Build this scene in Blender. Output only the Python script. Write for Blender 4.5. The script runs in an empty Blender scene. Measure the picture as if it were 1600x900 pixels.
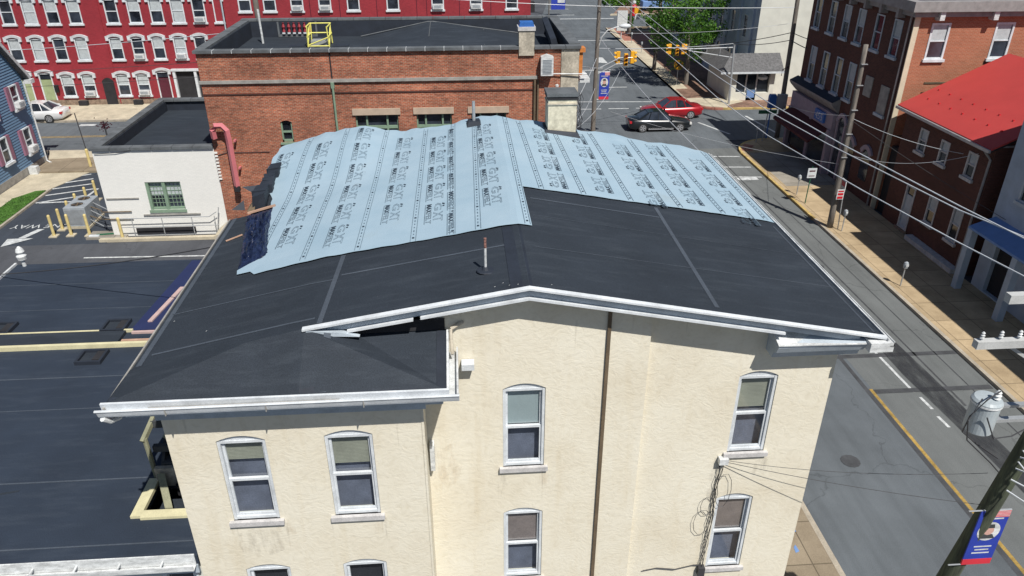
import bpy, bmesh, math, random
from mathutils import Vector, Matrix
random.seed(7)
R = math.radians
scene = bpy.context.scene
C = scene.collection

# ---------------------------------------------------------------- camera
cam = bpy.data.cameras.new('camera'); co = bpy.data.objects.new('camera', cam); C.objects.link(co)
co.location = (0, 0, 16); co.rotation_euler = (R(90 - 28.1), 0, R(-4.1))
cam.sensor_width = 36; cam.lens = 1169 * 36 / 1600; cam.clip_start = 0.1; cam.clip_end = 3000
scene.camera = co

# ---------------------------------------------------------------- light
SD = Vector((-0.28, 0.64, -1.0)).normalized()          # direction the sunlight travels
EL = math.asin(-SD.z)
world = bpy.data.worlds.new('World'); scene.world = world; world.use_nodes = True
wn = world.node_tree; bg = wn.nodes['Background']
sky = wn.nodes.new('ShaderNodeTexSky'); sky.sky_type = 'NISHITA'; sky.sun_disc = False
sky.sun_elevation = EL; sky.sun_rotation = math.atan2(-SD.x, -SD.y); sky.ozone_density = 2.0; sky.dust_density = 0.6
wn.links.new(sky.outputs[0], bg.inputs[0]); bg.inputs[1].default_value = 0.055
sl = bpy.data.lights.new('sun', 'SUN'); sl.energy = 5.0; sl.angle = R(0.5); sl.color = (1, 0.955, 0.88)
so = bpy.data.objects.new('sun', sl); C.objects.link(so); so.rotation_euler = SD.to_track_quat('-Z', 'Y').to_euler()
so.location = (10, -20, 60)
scene.render.engine = 'CYCLES'
vs = scene.view_settings; vs.view_transform = 'Standard'; vs.look = 'None'; vs.gamma = 1; vs.exposure = 0.1

# ---------------------------------------------------------------- materials
def srgb(r, g, b):
    f = lambda c: (c / 255 / 12.92) if c / 255 <= 0.04045 else ((c / 255 + 0.055) / 1.055) ** 2.4
    return (f(r), f(g), f(b), 1)
class NT:
    def __init__(s, name):
        s.m = bpy.data.materials.new(name); s.m.use_nodes = True; s.t = s.m.node_tree
        s.b = s.t.nodes['Principled BSDF']; s.out = s.t.nodes['Material Output']
    def n(s, ty, **k):
        o = s.t.nodes.new(ty)
        for a, v in k.items():
            if a.startswith('i_'):
                key = a[2:]; key = int(key) if key.isdigit() else key.replace('_', ' ')
                o.inputs[key].default_value = v
            else: setattr(o, a, v)
        return o
    def l(s, a, b): s.t.links.new(a, b)
    def pos(s, scale=(1, 1, 1)):
        g = s.n('ShaderNodeNewGeometry'); mp = s.n('ShaderNodeMapping'); mp.inputs['Scale'].default_value = scale
        s.l(g.outputs['Position'], mp.inputs[0]); return mp.outputs[0]
    def noise(s, vec, scale, detail=4, rough=0.6):
        o = s.n('ShaderNodeTexNoise'); o.inputs['Scale'].default_value = scale; o.inputs['Detail'].default_value = detail
        o.inputs['Roughness'].default_value = rough; s.l(vec, o.inputs['Vector']); return o.outputs['Fac']
    def ramp(s, fac, stops):
        o = s.n('ShaderNodeValToRGB'); e = o.color_ramp.elements
        e[0].position, e[0].color = stops[0]; e[1].position, e[1].color = stops[-1]
        for p, c in stops[1:-1]:
            x = e.new(p); x.color = c
        s.l(fac, o.inputs[0]); return o.outputs[0]
    def mix(s, fac, a, b, mode='MIX'):
        o = s.n('ShaderNodeMix', data_type='RGBA', blend_type=mode)
        for v, i in ((fac, 0), (a, 6), (b, 7)):
            if hasattr(v, 'is_linked') or hasattr(v, 'links'): s.l(v, o.inputs[i])
            else: o.inputs[i].default_value = v
        return o.outputs[2]
    def bump(s, h, strength=0.3, dist=0.02):
        o = s.n('ShaderNodeBump'); o.inputs['Strength'].default_value = strength; o.inputs['Distance'].default_value = dist
        s.l(h, o.inputs['Height']); s.l(o.outputs[0], s.b.inputs['Normal'])
def k(c, f): return (min(c[0] * f, 1), min(c[1] * f, 1), min(c[2] * f, 1), 1)
def mat(name, col, rough=0.6, var=0.15, scale=3.0, fine=40.0, metal=0.0, bump=0.0, spec=0.5, stretch=(1, 1, 1)):
    t = NT(name); v = t.pos(stretch)
    a = t.noise(v, scale, 5); c = t.ramp(a, [(0.3, k(col, 1 - var)), (0.7, k(col, 1 + var))])
    f = t.noise(v, fine, 2); c2 = t.ramp(f, [(0.3, (1 - var * .6,) * 3 + (1,)), (0.7, (1 + var * .6,) * 3 + (1,))])
    c = t.mix(1.0, c, c2, 'MULTIPLY')
    t.l(c, t.b.inputs['Base Color']); t.b.inputs['Roughness'].default_value = rough; t.b.inputs['Metallic'].default_value = metal
    t.b.inputs['Specular IOR Level'].default_value = spec
    if bump: t.bump(f, bump, 0.02)
    return t.m
def brickmat(name, c1, c2, mortar, bw=0.21, bh=0.072, ms=0.012, var=0.35, rough=0.85):
    t = NT(name); g = t.n('ShaderNodeNewGeometry'); sx = t.n('ShaderNodeSeparateXYZ'); t.l(g.outputs['Position'], sx.inputs[0])
    ad = t.n('ShaderNodeMath', operation='ADD'); t.l(sx.outputs[0], ad.inputs[0]); t.l(sx.outputs[1], ad.inputs[1])
    cb = t.n('ShaderNodeCombineXYZ'); t.l(ad.outputs[0], cb.inputs[0]); t.l(sx.outputs[2], cb.inputs[1])
    br = t.n('ShaderNodeTexBrick'); br.inputs['Color1'].default_value = c1; br.inputs['Color2'].default_value = c2
    br.inputs['Mortar'].default_value = mortar; br.inputs['Scale'].default_value = 1; br.inputs['Mortar Size'].default_value = ms
    br.inputs['Brick Width'].default_value = bw; br.inputs['Row Height'].default_value = bh; br.inputs['Bias'].default_value = -0.1
    t.l(cb.outputs[0], br.inputs['Vector'])
    big = t.noise(t.pos(), 0.5, 5); c = t.ramp(big, [(0.3, (1 - var,) * 3 + (1,)), (0.7, (1 + var,) * 3 + (1,))])
    med = t.noise(t.pos((1, 1, 2.4)), 5.5, 3); c3 = t.ramp(med, [(0.32, (1 - var, 1 - var, 1 - var, 1)), (0.68, (1 + var, 1 + var * .8, 1 + var * .7, 1))])
    o = t.mix(1.0, br.outputs[0], c, 'MULTIPLY'); o = t.mix(1.0, o, c3, 'MULTIPLY')
    t.l(o, t.b.inputs['Base Color']); t.b.inputs['Roughness'].default_value = rough
    t.bump(br.outputs['Fac'], -0.4, 0.01)
    return t.m
def stuccomat():
    t = NT('cream_stucco'); v = t.pos()
    a = t.noise(v, 0.7, 6, .65); col = t.ramp(a, [(0.28, (0.68, 0.625, 0.505, 1)), (0.5, (0.735, 0.69, 0.575, 1)), (0.75, (0.775, 0.74, 0.635, 1))])
    # rain streaks and rust-tinted patches
    st = t.noise(t.pos((2.2, 2.2, 0.22)), 1.3, 4); sr = t.ramp(st, [(0.58, (1, 1, 1, 1)), (0.8, (0.93, 0.90, 0.85, 1))])
    col = t.mix(1.0, col, sr, 'MULTIPLY')
    # trowel swirls
    dn = t.n('ShaderNodeTexNoise'); dn.inputs['Scale'].default_value = 2.2; t.l(v, dn.inputs['Vector'])
    vm = t.n('ShaderNodeVectorMath', operation='MULTIPLY_ADD'); t.l(dn.outputs['Color'], vm.inputs[0]); vm.inputs[1].default_value = (.5, .5, .5); t.l(v, vm.inputs[2])
    mp = t.n('ShaderNodeMapping'); mp.inputs['Scale'].default_value = (9, 9, 15); t.l(vm.outputs[0], mp.inputs[0])
    sw = t.noise(mp.outputs[0], 1.0, 4, .6)
    swc = t.ramp(sw, [(0.30, (0.93, 0.92, 0.90, 1)), (0.5, (1, 1, 1, 1)), (0.7, (1.02, 1.02, 1.02, 1))])
    col = t.mix(1.0, col, swc, 'MULTIPLY')
    t.l(col, t.b.inputs['Base Color']); t.b.inputs['Roughness'].default_value = 0.9; t.b.inputs['Specular IOR Level'].default_value = .2
    t.bump(sw, 0.34, 0.022); return t.m
def membranemat(name, base, dust, spec=0.3):
    t = NT(name); v = t.pos()
    a = t.noise(v, 0.55, 6, .65); col = t.ramp(a, [(0.3, k(base, .84)), (0.7, k(base, 1.2))])
    s2 = t.noise(t.pos((0.5, 3.0, 1)), 1.6, 5, .7); d = t.ramp(s2, [(0.5, (0, 0, 0, 1)), (0.85, (0.25, .25, .25, 1))])
    col = t.mix(d, col, dust)
    f = t.noise(v, 60, 2); fc = t.ramp(f, [(0.35, (.8, .8, .8, 1)), (0.65, (1.2, 1.2, 1.2, 1))]); col = t.mix(1.0, col, fc, 'MULTIPLY')
    sp = t.n('ShaderNodeTexVoronoi'); sp.inputs['Scale'].default_value = 2.6; t.l(v, sp.inputs['Vector'])
    spc = t.ramp(sp.outputs['Distance'], [(0.008, (0.3, .3, .3, 1)), (0.02, (0, 0, 0, 1))]); col = t.mix(spc, col, (0.35, .37, .4, 1))
    t.l(col, t.b.inputs['Base Color']); t.b.inputs['Roughness'].default_value = 0.75; t.b.inputs['Specular IOR Level'].default_value = spec
    t.bump(f, 0.25, 0.01); return t.m
def asphaltmat(name, base, var=.16):
    t = NT(name); v = t.pos()
    a = t.noise(v, 0.35, 7, .65); col = t.ramp(a, [(0.3, k(base, 1 - var)), (0.7, k(base, 1 + var))])
    s2 = t.noise(t.pos((1.4, 0.12, 1)), 1.5, 5, .6); sc = t.ramp(s2, [(0.36, (.88, .88, .88, 1)), (0.55, (1, 1, 1, 1)), (0.8, (1.07, 1.07, 1.07, 1))]); col = t.mix(1.0, col, sc, 'MULTIPLY')
    f = t.noise(v, 45, 2); fc = t.ramp(f, [(0.3, (.82, .82, .82, 1)), (0.7, (1.18, 1.18, 1.18, 1))]); col = t.mix(1.0, col, fc, 'MULTIPLY')
    vo = t.n('ShaderNodeTexVoronoi', feature='DISTANCE_TO_EDGE'); vo.inputs['Scale'].default_value = 0.23
    dn = t.n('ShaderNodeTexNoise'); dn.inputs['Scale'].default_value = 1.1; dn.inputs['Detail'].default_value = 5; t.l(v, dn.inputs['Vector'])
    vm = t.n('ShaderNodeVectorMath', operation='MULTIPLY_ADD'); t.l(dn.outputs['Color'], vm.inputs[0]); vm.inputs[1].default_value = (1.6, 1.6, 0); t.l(v, vm.inputs[2]); t.l(vm.outputs[0], vo.inputs['Vector'])
    cr = t.ramp(vo.outputs['Distance'], [(0.002, (.74, .74, .74, 1)), (0.006, (1, 1, 1, 1))]); col = t.mix(1.0, col, cr, 'MULTIPLY')
    t.l(col, t.b.inputs['Base Color']); t.b.inputs['Roughness'].default_value = 0.9; t.b.inputs['Specular IOR Level'].default_value = .25
    t.bump(f, 0.2, 0.01); return t.m
def pavemat(name, base, bw=1.5, bh=1.5):
    t = NT(name); v = t.pos()
    br = t.n('ShaderNodeTexBrick'); br.offset = 0.0; br.inputs['Color1'].default_value = k(base, .9); br.inputs['Color2'].default_value = k(base, 1.1)
    br.inputs['Mortar'].default_value = k(base, .5); br.inputs['Scale'].default_value = 1; br.inputs['Mortar Size'].default_value = .018
    br.inputs['Brick Width'].default_value = bw; br.inputs['Row Height'].default_value = bh; t.l(v, br.inputs['Vector'])
    a = t.noise(v, 0.9, 6, .7); c = t.ramp(a, [(0.3, (.72, .70, .68, 1)), (0.7, (1.12, 1.12, 1.12, 1))]); col = t.mix(1.0, br.outputs[0], c, 'MULTIPLY')
    f = t.noise(v, 30, 2); fc = t.ramp(f, [(0.3, (.9, .9, .9, 1)), (0.7, (1.1, 1.1, 1.1, 1))]); col = t.mix(1.0, col, fc, 'MULTIPLY')
    t.l(col, t.b.inputs['Base Color']); t.b.inputs['Roughness'].default_value = 0.9; t.b.inputs['Specular IOR Level'].default_value = .2; return t.m
def feltmat():
    t = NT('blue_underlayment'); v = t.pos()
    a = t.noise(v, 1.1, 5, .6); col = t.ramp(a, [(0.3, (0.29, 0.405, 0.495, 1)), (0.7, (0.345, 0.455, 0.54, 1))])
    d = t.noise(v, 0.55, 5, .7); dc = t.ramp(d, [(0.62, (1, 1, 1, 1)), (0.8, (.86, .84, .80, 1))]); col = t.mix(1.0, col, dc, 'MULTIPLY')
    t.l(col, t.b.inputs['Base Color']); t.b.inputs['Roughness'].default_value = 0.55; t.b.inputs['Specular IOR Level'].default_value = .35
    w = t.noise(t.pos((1.6, .45, 1)), 2.6, 3); f = t.noise(v, 24, 2)
    m = t.n('ShaderNodeMath', operation='MULTIPLY_ADD'); t.l(f, m.inputs[0]); m.inputs[1].default_value = .06; t.l(w, m.inputs[2])
    t.bump(m.outputs[0], 0.2, 0.03); return t.m
def glassmat(name, tint=(0.9, 0.95, 1, 1), refl=0.16):
    t = NT(name); tr = t.n('ShaderNodeBsdfTransparent'); tr.inputs[0].default_value = tint
    gl = t.n('ShaderNodeBsdfGlossy'); gl.inputs['Roughness'].default_value = 0.04; mx = t.n('ShaderNodeMixShader')
    lw = t.n('ShaderNodeLayerWeight'); lw.inputs[0].default_value = .2
    m = t.n('ShaderNodeMath', operation='MULTIPLY_ADD'); t.l(lw.outputs['Facing'], m.inputs[0]); m.inputs[1].default_value = .35; m.inputs[2].default_value = refl * .45
    t.l(m.outputs[0], mx.inputs[0]); t.l(tr.outputs[0], mx.inputs[1]); t.l(gl.outputs[0], mx.inputs[2]); t.l(mx.outputs[0], t.out.inputs[0]); return t.m
def darkglass(name, col=(0.02, 0.025, 0.035, 1), rough=.08):
    t = NT(name); v = t.pos(); a = t.noise(v, .9, 3); c = t.ramp(a, [(0.35, k(col, .5)), (0.65, k(col, 2.2))]); t.l(c, t.b.inputs['Base Color'])
    t.b.inputs['Roughness'].default_value = rough; t.b.inputs['Specular IOR Level'].default_value = .8; return t.m
def barkmat(name, c1, c2):
    t = NT(name); a = t.noise(t.pos((9, 9, .8)), 2, 5, .7); c = t.ramp(a, [(0.3, c1), (0.7, c2)]); t.l(c, t.b.inputs['Base Color']); t.b.inputs['Roughness'].default_value = .9
    t.bump(a, .5, .02); return t.m

M = {}
M['stucco'] = stuccomat()
M['roof'] = membranemat('black_roof_membrane', (0.024, 0.031, 0.042, 1), (0.11, 0.13, 0.155, 1))
M['roofhi'] = membranemat('seam_membrane', (0.062, 0.076, 0.098, 1), (0.15, 0.17, 0.2, 1))
M['roofblue'] = membranemat('blue_black_membrane', (0.024, 0.034, 0.053, 1), (0.10, 0.12, 0.15, 1))
M['cap'] = mat('dark_cap_sheet', (0.017, 0.023, 0.036, 1), .7, .25, 2)
M['felt'] = feltmat()
M['ink'] = mat('felt_ink', (0.115, 0.17, 0.22, 1), .7, .3, 6)
M['inkdark'] = mat('dark_felt_ink', (0.035, 0.055, 0.08, 1), .7, .3, 6)
M['white'] = mat('white_painted_trim', (0.60, 0.635, 0.67, 1), .5, .16, 3)
M['worn'] = mat('weathered_white_metal', (0.58, 0.60, 0.61, 1), .45, .3, 4, stretch=(1, 1, 3))
M['sill'] = mat('grey_stone_sill', (0.50, 0.49, 0.49, 1), .8, .2, 6)
M['bluegrey'] = mat('blue_grey_trim', (0.42, 0.48, 0.54, 1), .55, .14, 3)
M['glass'] = glassmat('window_glass'); M['dark'] = mat('dark_interior', (0.02, 0.02, 0.024, 1), .9, .3, 2)
M['mull'] = mat('grey_interior', (0.15, 0.16, 0.20, 1), .9, .25, 2)
M['dglass'] = darkglass('dark_glass'); M['skyglass'] = darkglass('pale_glass', (0.10, 0.14, 0.19, 1), .1)
M['blind'] = mat('tan_blind', (0.33, 0.32, 0.24, 1), .8, .12, 3); M['greenshade'] = mat('green_roller_shade', (0.36, 0.41, 0.39, 1), .8, .06, 3)
M['curtain'] = mat('brown_curtain', (0.24, 0.19, 0.165, 1), .9, .2, 3); M['palecurtain'] = mat('pale_curtain', (0.42, 0.46, 0.48, 1), .9, .12, 5)
M['brown'] = mat('brown_conduit', (0.13, 0.095, 0.06, 1), .8, .25, 3)
M['brick'] = brickmat('orange_red_brick', (0.25, 0.058, 0.028, 1), (0.38, 0.105, 0.05, 1), (0.32, 0.22, 0.16, 1))
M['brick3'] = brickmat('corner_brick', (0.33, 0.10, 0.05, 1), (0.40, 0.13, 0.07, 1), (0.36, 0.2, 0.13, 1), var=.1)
M['brickdark'] = brickmat('dark_red_brick', (0.07, 0.022, 0.017, 1), (0.10, 0.032, 0.023, 1), (0.085, 0.045, 0.036, 1), var=.2)  # dark red mix, also carries the shade of the corner building's street wall
M['redpaint'] = brickmat('painted_red_brick', (0.27, 0.024, 0.036, 1), (0.30, 0.030, 0.042, 1), (0.25, 0.024, 0.034, 1), var=.12, rough=.6)
M['whitebrick'] = brickmat('painted_white_brick', (0.76, 0.76, 0.73, 1), (0.79, 0.79, 0.76, 1), (0.72, 0.72, 0.70, 1), var=.03, rough=.7)
M['stone'] = mat('rubble_stone', (0.22, 0.16, 0.12, 1), .9, .4, 4, 12)
M['coping'] = mat('grey_coping_tile', (0.105, 0.115, 0.125, 1), .75, .3, 2)
M['lintel'] = mat('beige_lintel', (0.46, 0.36, 0.28, 1), .8, .12, 3)
M['greyband'] = mat('grey_band_course', (0.30, 0.29, 0.27, 1), .8, .25, 3)
M['sage'] = mat('sage_green_frame', (0.20, 0.29, 0.21, 1), .6, .12, 4)
M['oldstucco'] = mat('stained_grey_stucco', (0.42, 0.38, 0.31, 1), .9, .32, 2.2, 12)
M['chimstucco'] = mat('stained_cream_stucco', (0.58, 0.54, 0.42, 1), .9, .3, 2.4, 9)
M['pink'] = mat('pink_painted_metal', (0.52, 0.16, 0.18, 1), .5, .08, 2)
M['metal'] = mat('galvanised_metal', (0.42, 0.44, 0.46, 1), .42, .15, 3, metal=.4); M['ac'] = mat('grey_unit_casing', (0.30, 0.33, 0.36, 1), .5, .12, 3)
M['yellow'] = mat('faded_yellow_paint', (0.62, 0.50, 0.22, 1), .6, .15, 5); M['railyellow'] = mat('bright_yellow_paint', (0.72, 0.68, 0.16, 1), .5, .08, 4)
M['sigyellow'] = mat('signal_yellow', (0.75, 0.38, 0.02, 1), .5, .1, 4); M['black'] = mat('black_plastic', (0.012, 0.012, 0.014, 1), .6, .2, 4)
M['asphalt'] = asphaltmat('street_asphalt', (0.115, 0.13, 0.145, 1)); M['asphalt2'] = asphaltmat('lane_asphalt', (0.14, 0.15, 0.152, 1), .13)
M['lot'] = asphaltmat('sealed_lot_asphalt', (0.045, 0.055, 0.072, 1), .2); M['lot2'] = asphaltmat('older_lot_asphalt', (0.075, 0.08, 0.092, 1), .2)
M['tar'] = mat('tar_seam', (0.055, 0.058, 0.064, 1), .8, .3, 2)
M['pave'] = pavemat('sandy_pavement', (0.43, 0.335, 0.215, 1)); M['pavegrey'] = pavemat('grey_pavement', (0.30, 0.28, 0.245, 1)); M['pavebrown'] = pavemat('brown_grey_pavement', (0.27, 0.225, 0.165, 1)); M['brickpave'] = brickmat('brick_pavers', (0.20, 0.12, 0.085, 1), (0.25, 0.16, 0.12, 1), (0.16, 0.12, 0.1, 1), .3, .3)
M['concrete'] = mat('pale_concrete', (0.46, 0.41, 0.31, 1), .9, .2, 1.3, 20); M['kerb'] = mat('kerb_stone', (0.36, 0.32, 0.26, 1), .9, .25, 2)
M['yellowkerb'] = mat('yellow_kerb_paint', (0.44, 0.32, 0.12, 1), .9, .4, 2); M['redkerb'] = mat('brick_red_ramp', (0.34, 0.14, 0.10, 1), .8, .2, 3)
M['linewhite'] = mat('white_road_paint', (0.48, 0.50, 0.51, 1), .9, .35, 4); M['lineyellow'] = mat('yellow_road_paint', (0.33, 0.22, 0.06, 1), .9, .4, 3)
M['grass'] = mat('lawn_grass', (0.055, 0.14, 0.018, 1), .9, .35, 3, 25)
M['pole'] = barkmat('weathered_pole_wood', (0.09, 0.08, 0.072, 1), (0.24, 0.215, 0.19, 1)); M['polegreen'] = barkmat('mossy_pole_wood', (0.035, 0.04, 0.03, 1), (0.10, 0.12, 0.075, 1))
M['wire'] = mat('bright_wire', (0.5, 0.53, 0.57, 1), .4, .1, 1); M['wiredark'] = mat('dark_cable', (0.045, 0.045, 0.05, 1), .6, .1, 1)
M['arm'] = mat('weathered_crossarm', (0.46, 0.47, 0.47, 1), .7, .15, 3)
M['tank'] = mat('pale_tank_paint', (0.38, 0.43, 0.46, 1), .35, .1, 4)
M['banner'] = mat('blue_banner_cloth', (0.02, 0.045, 0.36, 1), .7, .12, 3); M['bred'] = mat('red_banner_cloth', (0.6, 0.03, 0.05, 1), .7, .1, 3); M['skin'] = mat('portrait_tone', (0.55, 0.33, 0.28, 1), .8, .2, 3)
M['siding'] = mat('blue_grey_siding', (0.135, 0.235, 0.36, 1), .6, .08, 2); M['shutter'] = mat('plum_shutter', (0.28, 0.13, 0.19, 1), .6, .1, 3)
M['shingle'] = mat('grey_shingles', (0.115, 0.115, 0.12, 1), .95, .35, 5, 14); M['redroof'] = mat('red_painted_metal_roof', (0.44, 0.048, 0.045, 1), .6, .07, .8)
M['cornice'] = mat('grey_cornice_paint', (0.26, 0.25, 0.25, 1), .6, .2, 3); M['cream'] = mat('cream_painted_wood', (0.60, 0.56, 0.36, 1), .6, .12, 3); M['corner'] = mat('cream_corner_board', (0.60, 0.53, 0.40, 1), .7, .1, 3)
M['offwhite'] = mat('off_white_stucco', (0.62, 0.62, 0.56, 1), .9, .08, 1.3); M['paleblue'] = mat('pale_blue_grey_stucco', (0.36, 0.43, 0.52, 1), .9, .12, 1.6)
M['maroon'] = mat('maroon_awning_cloth', (0.07, 0.012, 0.014, 1), .8, .2, 3); M['mauve'] = mat('mauve_shopfront', (0.30, 0.25, 0.30, 1), .7, .15, 3)
M['blue'] = mat('bright_blue_paint', (0.03, 0.13, 0.42, 1), .5, .15, 3); M['bluecanopy'] = mat('blue_canopy_cloth', (0.14, 0.25, 0.5, 1), .7, .1, 2)
M['green'] = mat('dark_green_paint', (0.02, 0.12, 0.06, 1), .6, .15, 3); M['boardwood'] = mat('bare_plank', (0.44, 0.28, 0.20, 1), .8, .15, 4); M['paleboard'] = mat('pinkish_board', (0.50, 0.36, 0.34, 1), .7, .12, 4)
M['darkwood'] = mat('dark_stained_timber', (0.045, 0.05, 0.055, 1), .8, .3, 4); M['olive'] = mat('olive_timber', (0.24, 0.24, 0.16, 1), .8, .2, 4)
M['doorgreen'] = mat('sage_door_paint', (0.30, 0.36, 0.20, 1), .6, .1, 3); M['doorred'] = mat('maroon_door_paint', (0.09, 0.015, 0.03, 1), .5, .15, 3)
def tarpmat():
    t = NT('navy_tarpaulin'); v = t.pos(); a = t.noise(v, 5, 4, .7); c = t.ramp(a, [(.35, (0.006, .01, .03, 1)), (.65, (.02, .032, .085, 1))]); t.l(c, t.b.inputs['Base Color'])
    t.b.inputs['Roughness'].default_value = .32; t.bump(a, .8, .08); return t.m
M['tarp'] = tarpmat()
def leafmat():
    t = NT('tree_leaves'); a = t.noise(t.pos(), 1.1, 3); oi = t.noise(t.pos(), 14, 1)
    c = t.ramp(a, [(.3, (.025, .09, .012, 1)), (.5, (.065, .18, .016, 1)), (.72, (.14, .29, .026, 1))]); c2 = t.ramp(oi, [(.3, (.7, .7, .7, 1)), (.7, (1.35, 1.3, 1.2, 1))])
    c = t.mix(1.0, c, c2, 'MULTIPLY'); t.l(c, t.b.inputs['Base Color']); t.b.inputs['Roughness'].default_value = .6
    tl = t.n('ShaderNodeBsdfTranslucent'); t.l(c, tl.inputs[0]); mx = t.n('ShaderNodeMixShader'); mx.inputs[0].default_value = .3
    t.l(t.b.outputs[0], mx.inputs[1]); t.l(tl.outputs[0], mx.inputs[2]); t.l(mx.outputs[0], t.out.inputs[0]); return t.m
M['leaf'] = leafmat()
def carpaint(name, col):
    t = NT(name); a = t.noise(t.pos(), 2, 2); c = t.ramp(a, [(.3, k(col, .93)), (.7, k(col, 1.07))]); t.l(c, t.b.inputs['Base Color']); t.b.inputs['Roughness'].default_value = .28
    t.b.inputs['Coat Weight'].default_value = .8; t.b.inputs['Coat Roughness'].default_value = .05; t.b.inputs['Metallic'].default_value = .2; return t.m
M['carblack'] = carpaint('black_car_paint', (0.012, 0.015, 0.018, 1)); M['carred'] = carpaint('red_car_paint', (0.36, 0.012, 0.02, 1)); M['carwhite'] = carpaint('white_car_paint', (0.75, 0.76, 0.77, 1))
M['tyre'] = mat('tyre_rubber', (0.02, 0.02, 0.02, 1), .8, .2, 5); M['rim'] = mat('alloy_rim', (0.6, 0.6, 0.62, 1), .3, .05, 5, metal=.7)
M['redlamp'] = mat('red_lamp_lens', (0.5, 0.02, 0.03, 1), .25, .05, 5); M['lamp'] = mat('clear_lamp_lens', (0.7, 0.7, 0.68, 1), .2, .05, 5)

# ---------------------------------------------------------------- mesh helpers
WT = {}
class MB:
    def __init__(s, O=(0, 0, 0), U=(1, 0, 0), V=(0, 1, 0), W=(0, 0, 1)):
        s.v = []; s.f = []; s.O = Vector(O); s.U = Vector(U); s.V = Vector(V); s.W = Vector(W)
    def P(s, p):
        s.v.append(s.O + s.U * p[0] + s.V * p[1] + s.W * p[2]); return len(s.v) - 1
    def face(s, pts): s.f.append([s.P(p) for p in pts]); return s
    def box(s, x0, x1, y0, y1, z0, z1):
        i = [s.P((x, y, z)) for z in (z0, z1) for x, y in ((x0, y0), (x1, y0), (x1, y1), (x0, y1))]
        for q in ((3, 2, 1, 0), (4, 5, 6, 7), (0, 1, 5, 4), (1, 2, 6, 5), (2, 3, 7, 6), (3, 0, 4, 7)): s.f.append([i[j] for j in q])
        return s
    def hexa(s, b, t):                    # two 4-point rings
        i = [s.P(p) for p in list(b) + list(t)]; n = len(b)
        s.f.append(i[:n][::-1]); s.f.append(i[n:])
        for j in range(n): s.f.append([i[j], i[(j + 1) % n], i[n + (j + 1) % n], i[n + j]])
        return s
    def prism(s, poly, axis, a, b):       # poly in the two other axes
        def mk(p, c): return {'x': (c, p[0], p[1]), 'y': (p[0], c, p[1]), 'z': (p[0], p[1], c)}[axis]
        return s.hexa([mk(p, a) for p in poly], [mk(p, b) for p in poly])
    def tube(s, pts, r, n=6, r2=None, cap=True):
        pts = [Vector(p) for p in pts]; rings = []
        for j, p in enumerate(pts):
            d = (pts[min(j + 1, len(pts) - 1)] - pts[max(j - 1, 0)]).normalized()
            a = d.cross(Vector((0, 0, 1)) if abs(d.z) < .95 else Vector((1, 0, 0))).normalized(); b = d.cross(a)
            rr = r if r2 is None else r + (r2 - r) * j / (len(pts) - 1)
            rings.append([s.P(p + a * rr * math.cos(2 * math.pi * i / n) + b * rr * math.sin(2 * math.pi * i / n)) for i in range(n)])
        for A, B in zip(rings, rings[1:]):
            for i in range(n): s.f.append([A[i], A[(i + 1) % n], B[(i + 1) % n], B[i]])
        if cap: s.f.append(rings[0][::-1]); s.f.append(rings[-1])
        return s
    def bar(s, a, b, w, h=None):
        h = h or w; a = Vector(a); b = Vector(b); d = (b - a).normalized()
        u = d.cross(Vector((0, 0, 1)) if abs(d.z) < .95 else Vector((1, 0, 0))).normalized() * w / 2; v = d.cross(u).normalized() * h / 2
        return s.hexa([a - u - v, a + u - v, a + u + v, a - u + v], [b - u - v, b + u - v, b + u + v, b - u + v])
    def lathe(s, c, prof, n=14):          # prof: (r,z)
        rings = [[s.P((c[0] + r * math.cos(2 * math.pi * i / n), c[1] + r * math.sin(2 * math.pi * i / n), c[2] + z)) for i in range(n)] for r, z in prof]
        for A, B in zip(rings, rings[1:]):
            for i in range(n): s.f.append([A[i], A[(i + 1) % n], B[(i + 1) % n], B[i]])
        s.f.append(rings[0][::-1]); s.f.append(rings[-1]); return s
    def build(s, name, m, parent=None, smooth=False, bevel=0):
        me = bpy.data.meshes.new(name); off = Vector((0, 0, 0))
        if parent is None and s.v:
            xs = [v.x for v in s.v]; ys = [v.y for v in s.v]; zs = [v.z for v in s.v]
            off = Vector(((min(xs) + max(xs)) / 2, (min(ys) + max(ys)) / 2, min(zs)))
        me.from_pydata([v - off for v in s.v], [], s.f); me.update()
        bm = bmesh.new(); bm.from_mesh(me); bmesh.ops.recalc_face_normals(bm, faces=bm.faces); bm.to_mesh(me); bm.free()
        me.materials.append(M[m] if isinstance(m, str) else m)
        if smooth: me.polygons.foreach_set('use_smooth', [True] * len(me.polygons))
        o = bpy.data.objects.new(name, me); C.objects.link(o); o.location = off; WT[o.name] = off
        if parent is not None: adopt(o, parent)
        if bevel:
            b = o.modifiers.new('bevel', 'BEVEL'); b.width = bevel; b.segments = 2; b.limit_method = 'ANGLE'
        return o
def adopt(o, parent):
    o.parent = parent; o.matrix_parent_inverse = Matrix.Translation(WT[parent.name]).inverted()
def tag(o, label=None, cat=None, group=None, kind=None):
    if label: o['label'] = label
    if cat: o['category'] = cat
    if group: o['group'] = group
    if kind: o['kind'] = kind
    return o
def thing(name, loc, label, cat, group=None):
    o = bpy.data.objects.new(name, None); C.objects.link(o); o.location = loc; WT[o.name] = Vector(loc); o.empty_display_size = .3
    return tag(o, label, cat, group)
def copy_tree(o, parent=None):
    c = o.copy(); C.objects.link(c); WT[c.name] = Vector(WT[o.name])
    if parent is not None: c.parent = parent; c.matrix_parent_inverse = o.matrix_parent_inverse.copy()
    for ch in [x for x in bpy.data.objects if x.parent == o]: copy_tree(ch, c)
    return c
def struct(name, mb, m): return tag(mb.build(name, m), kind='structure')
def box(*a): return MB().box(*a)

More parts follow.
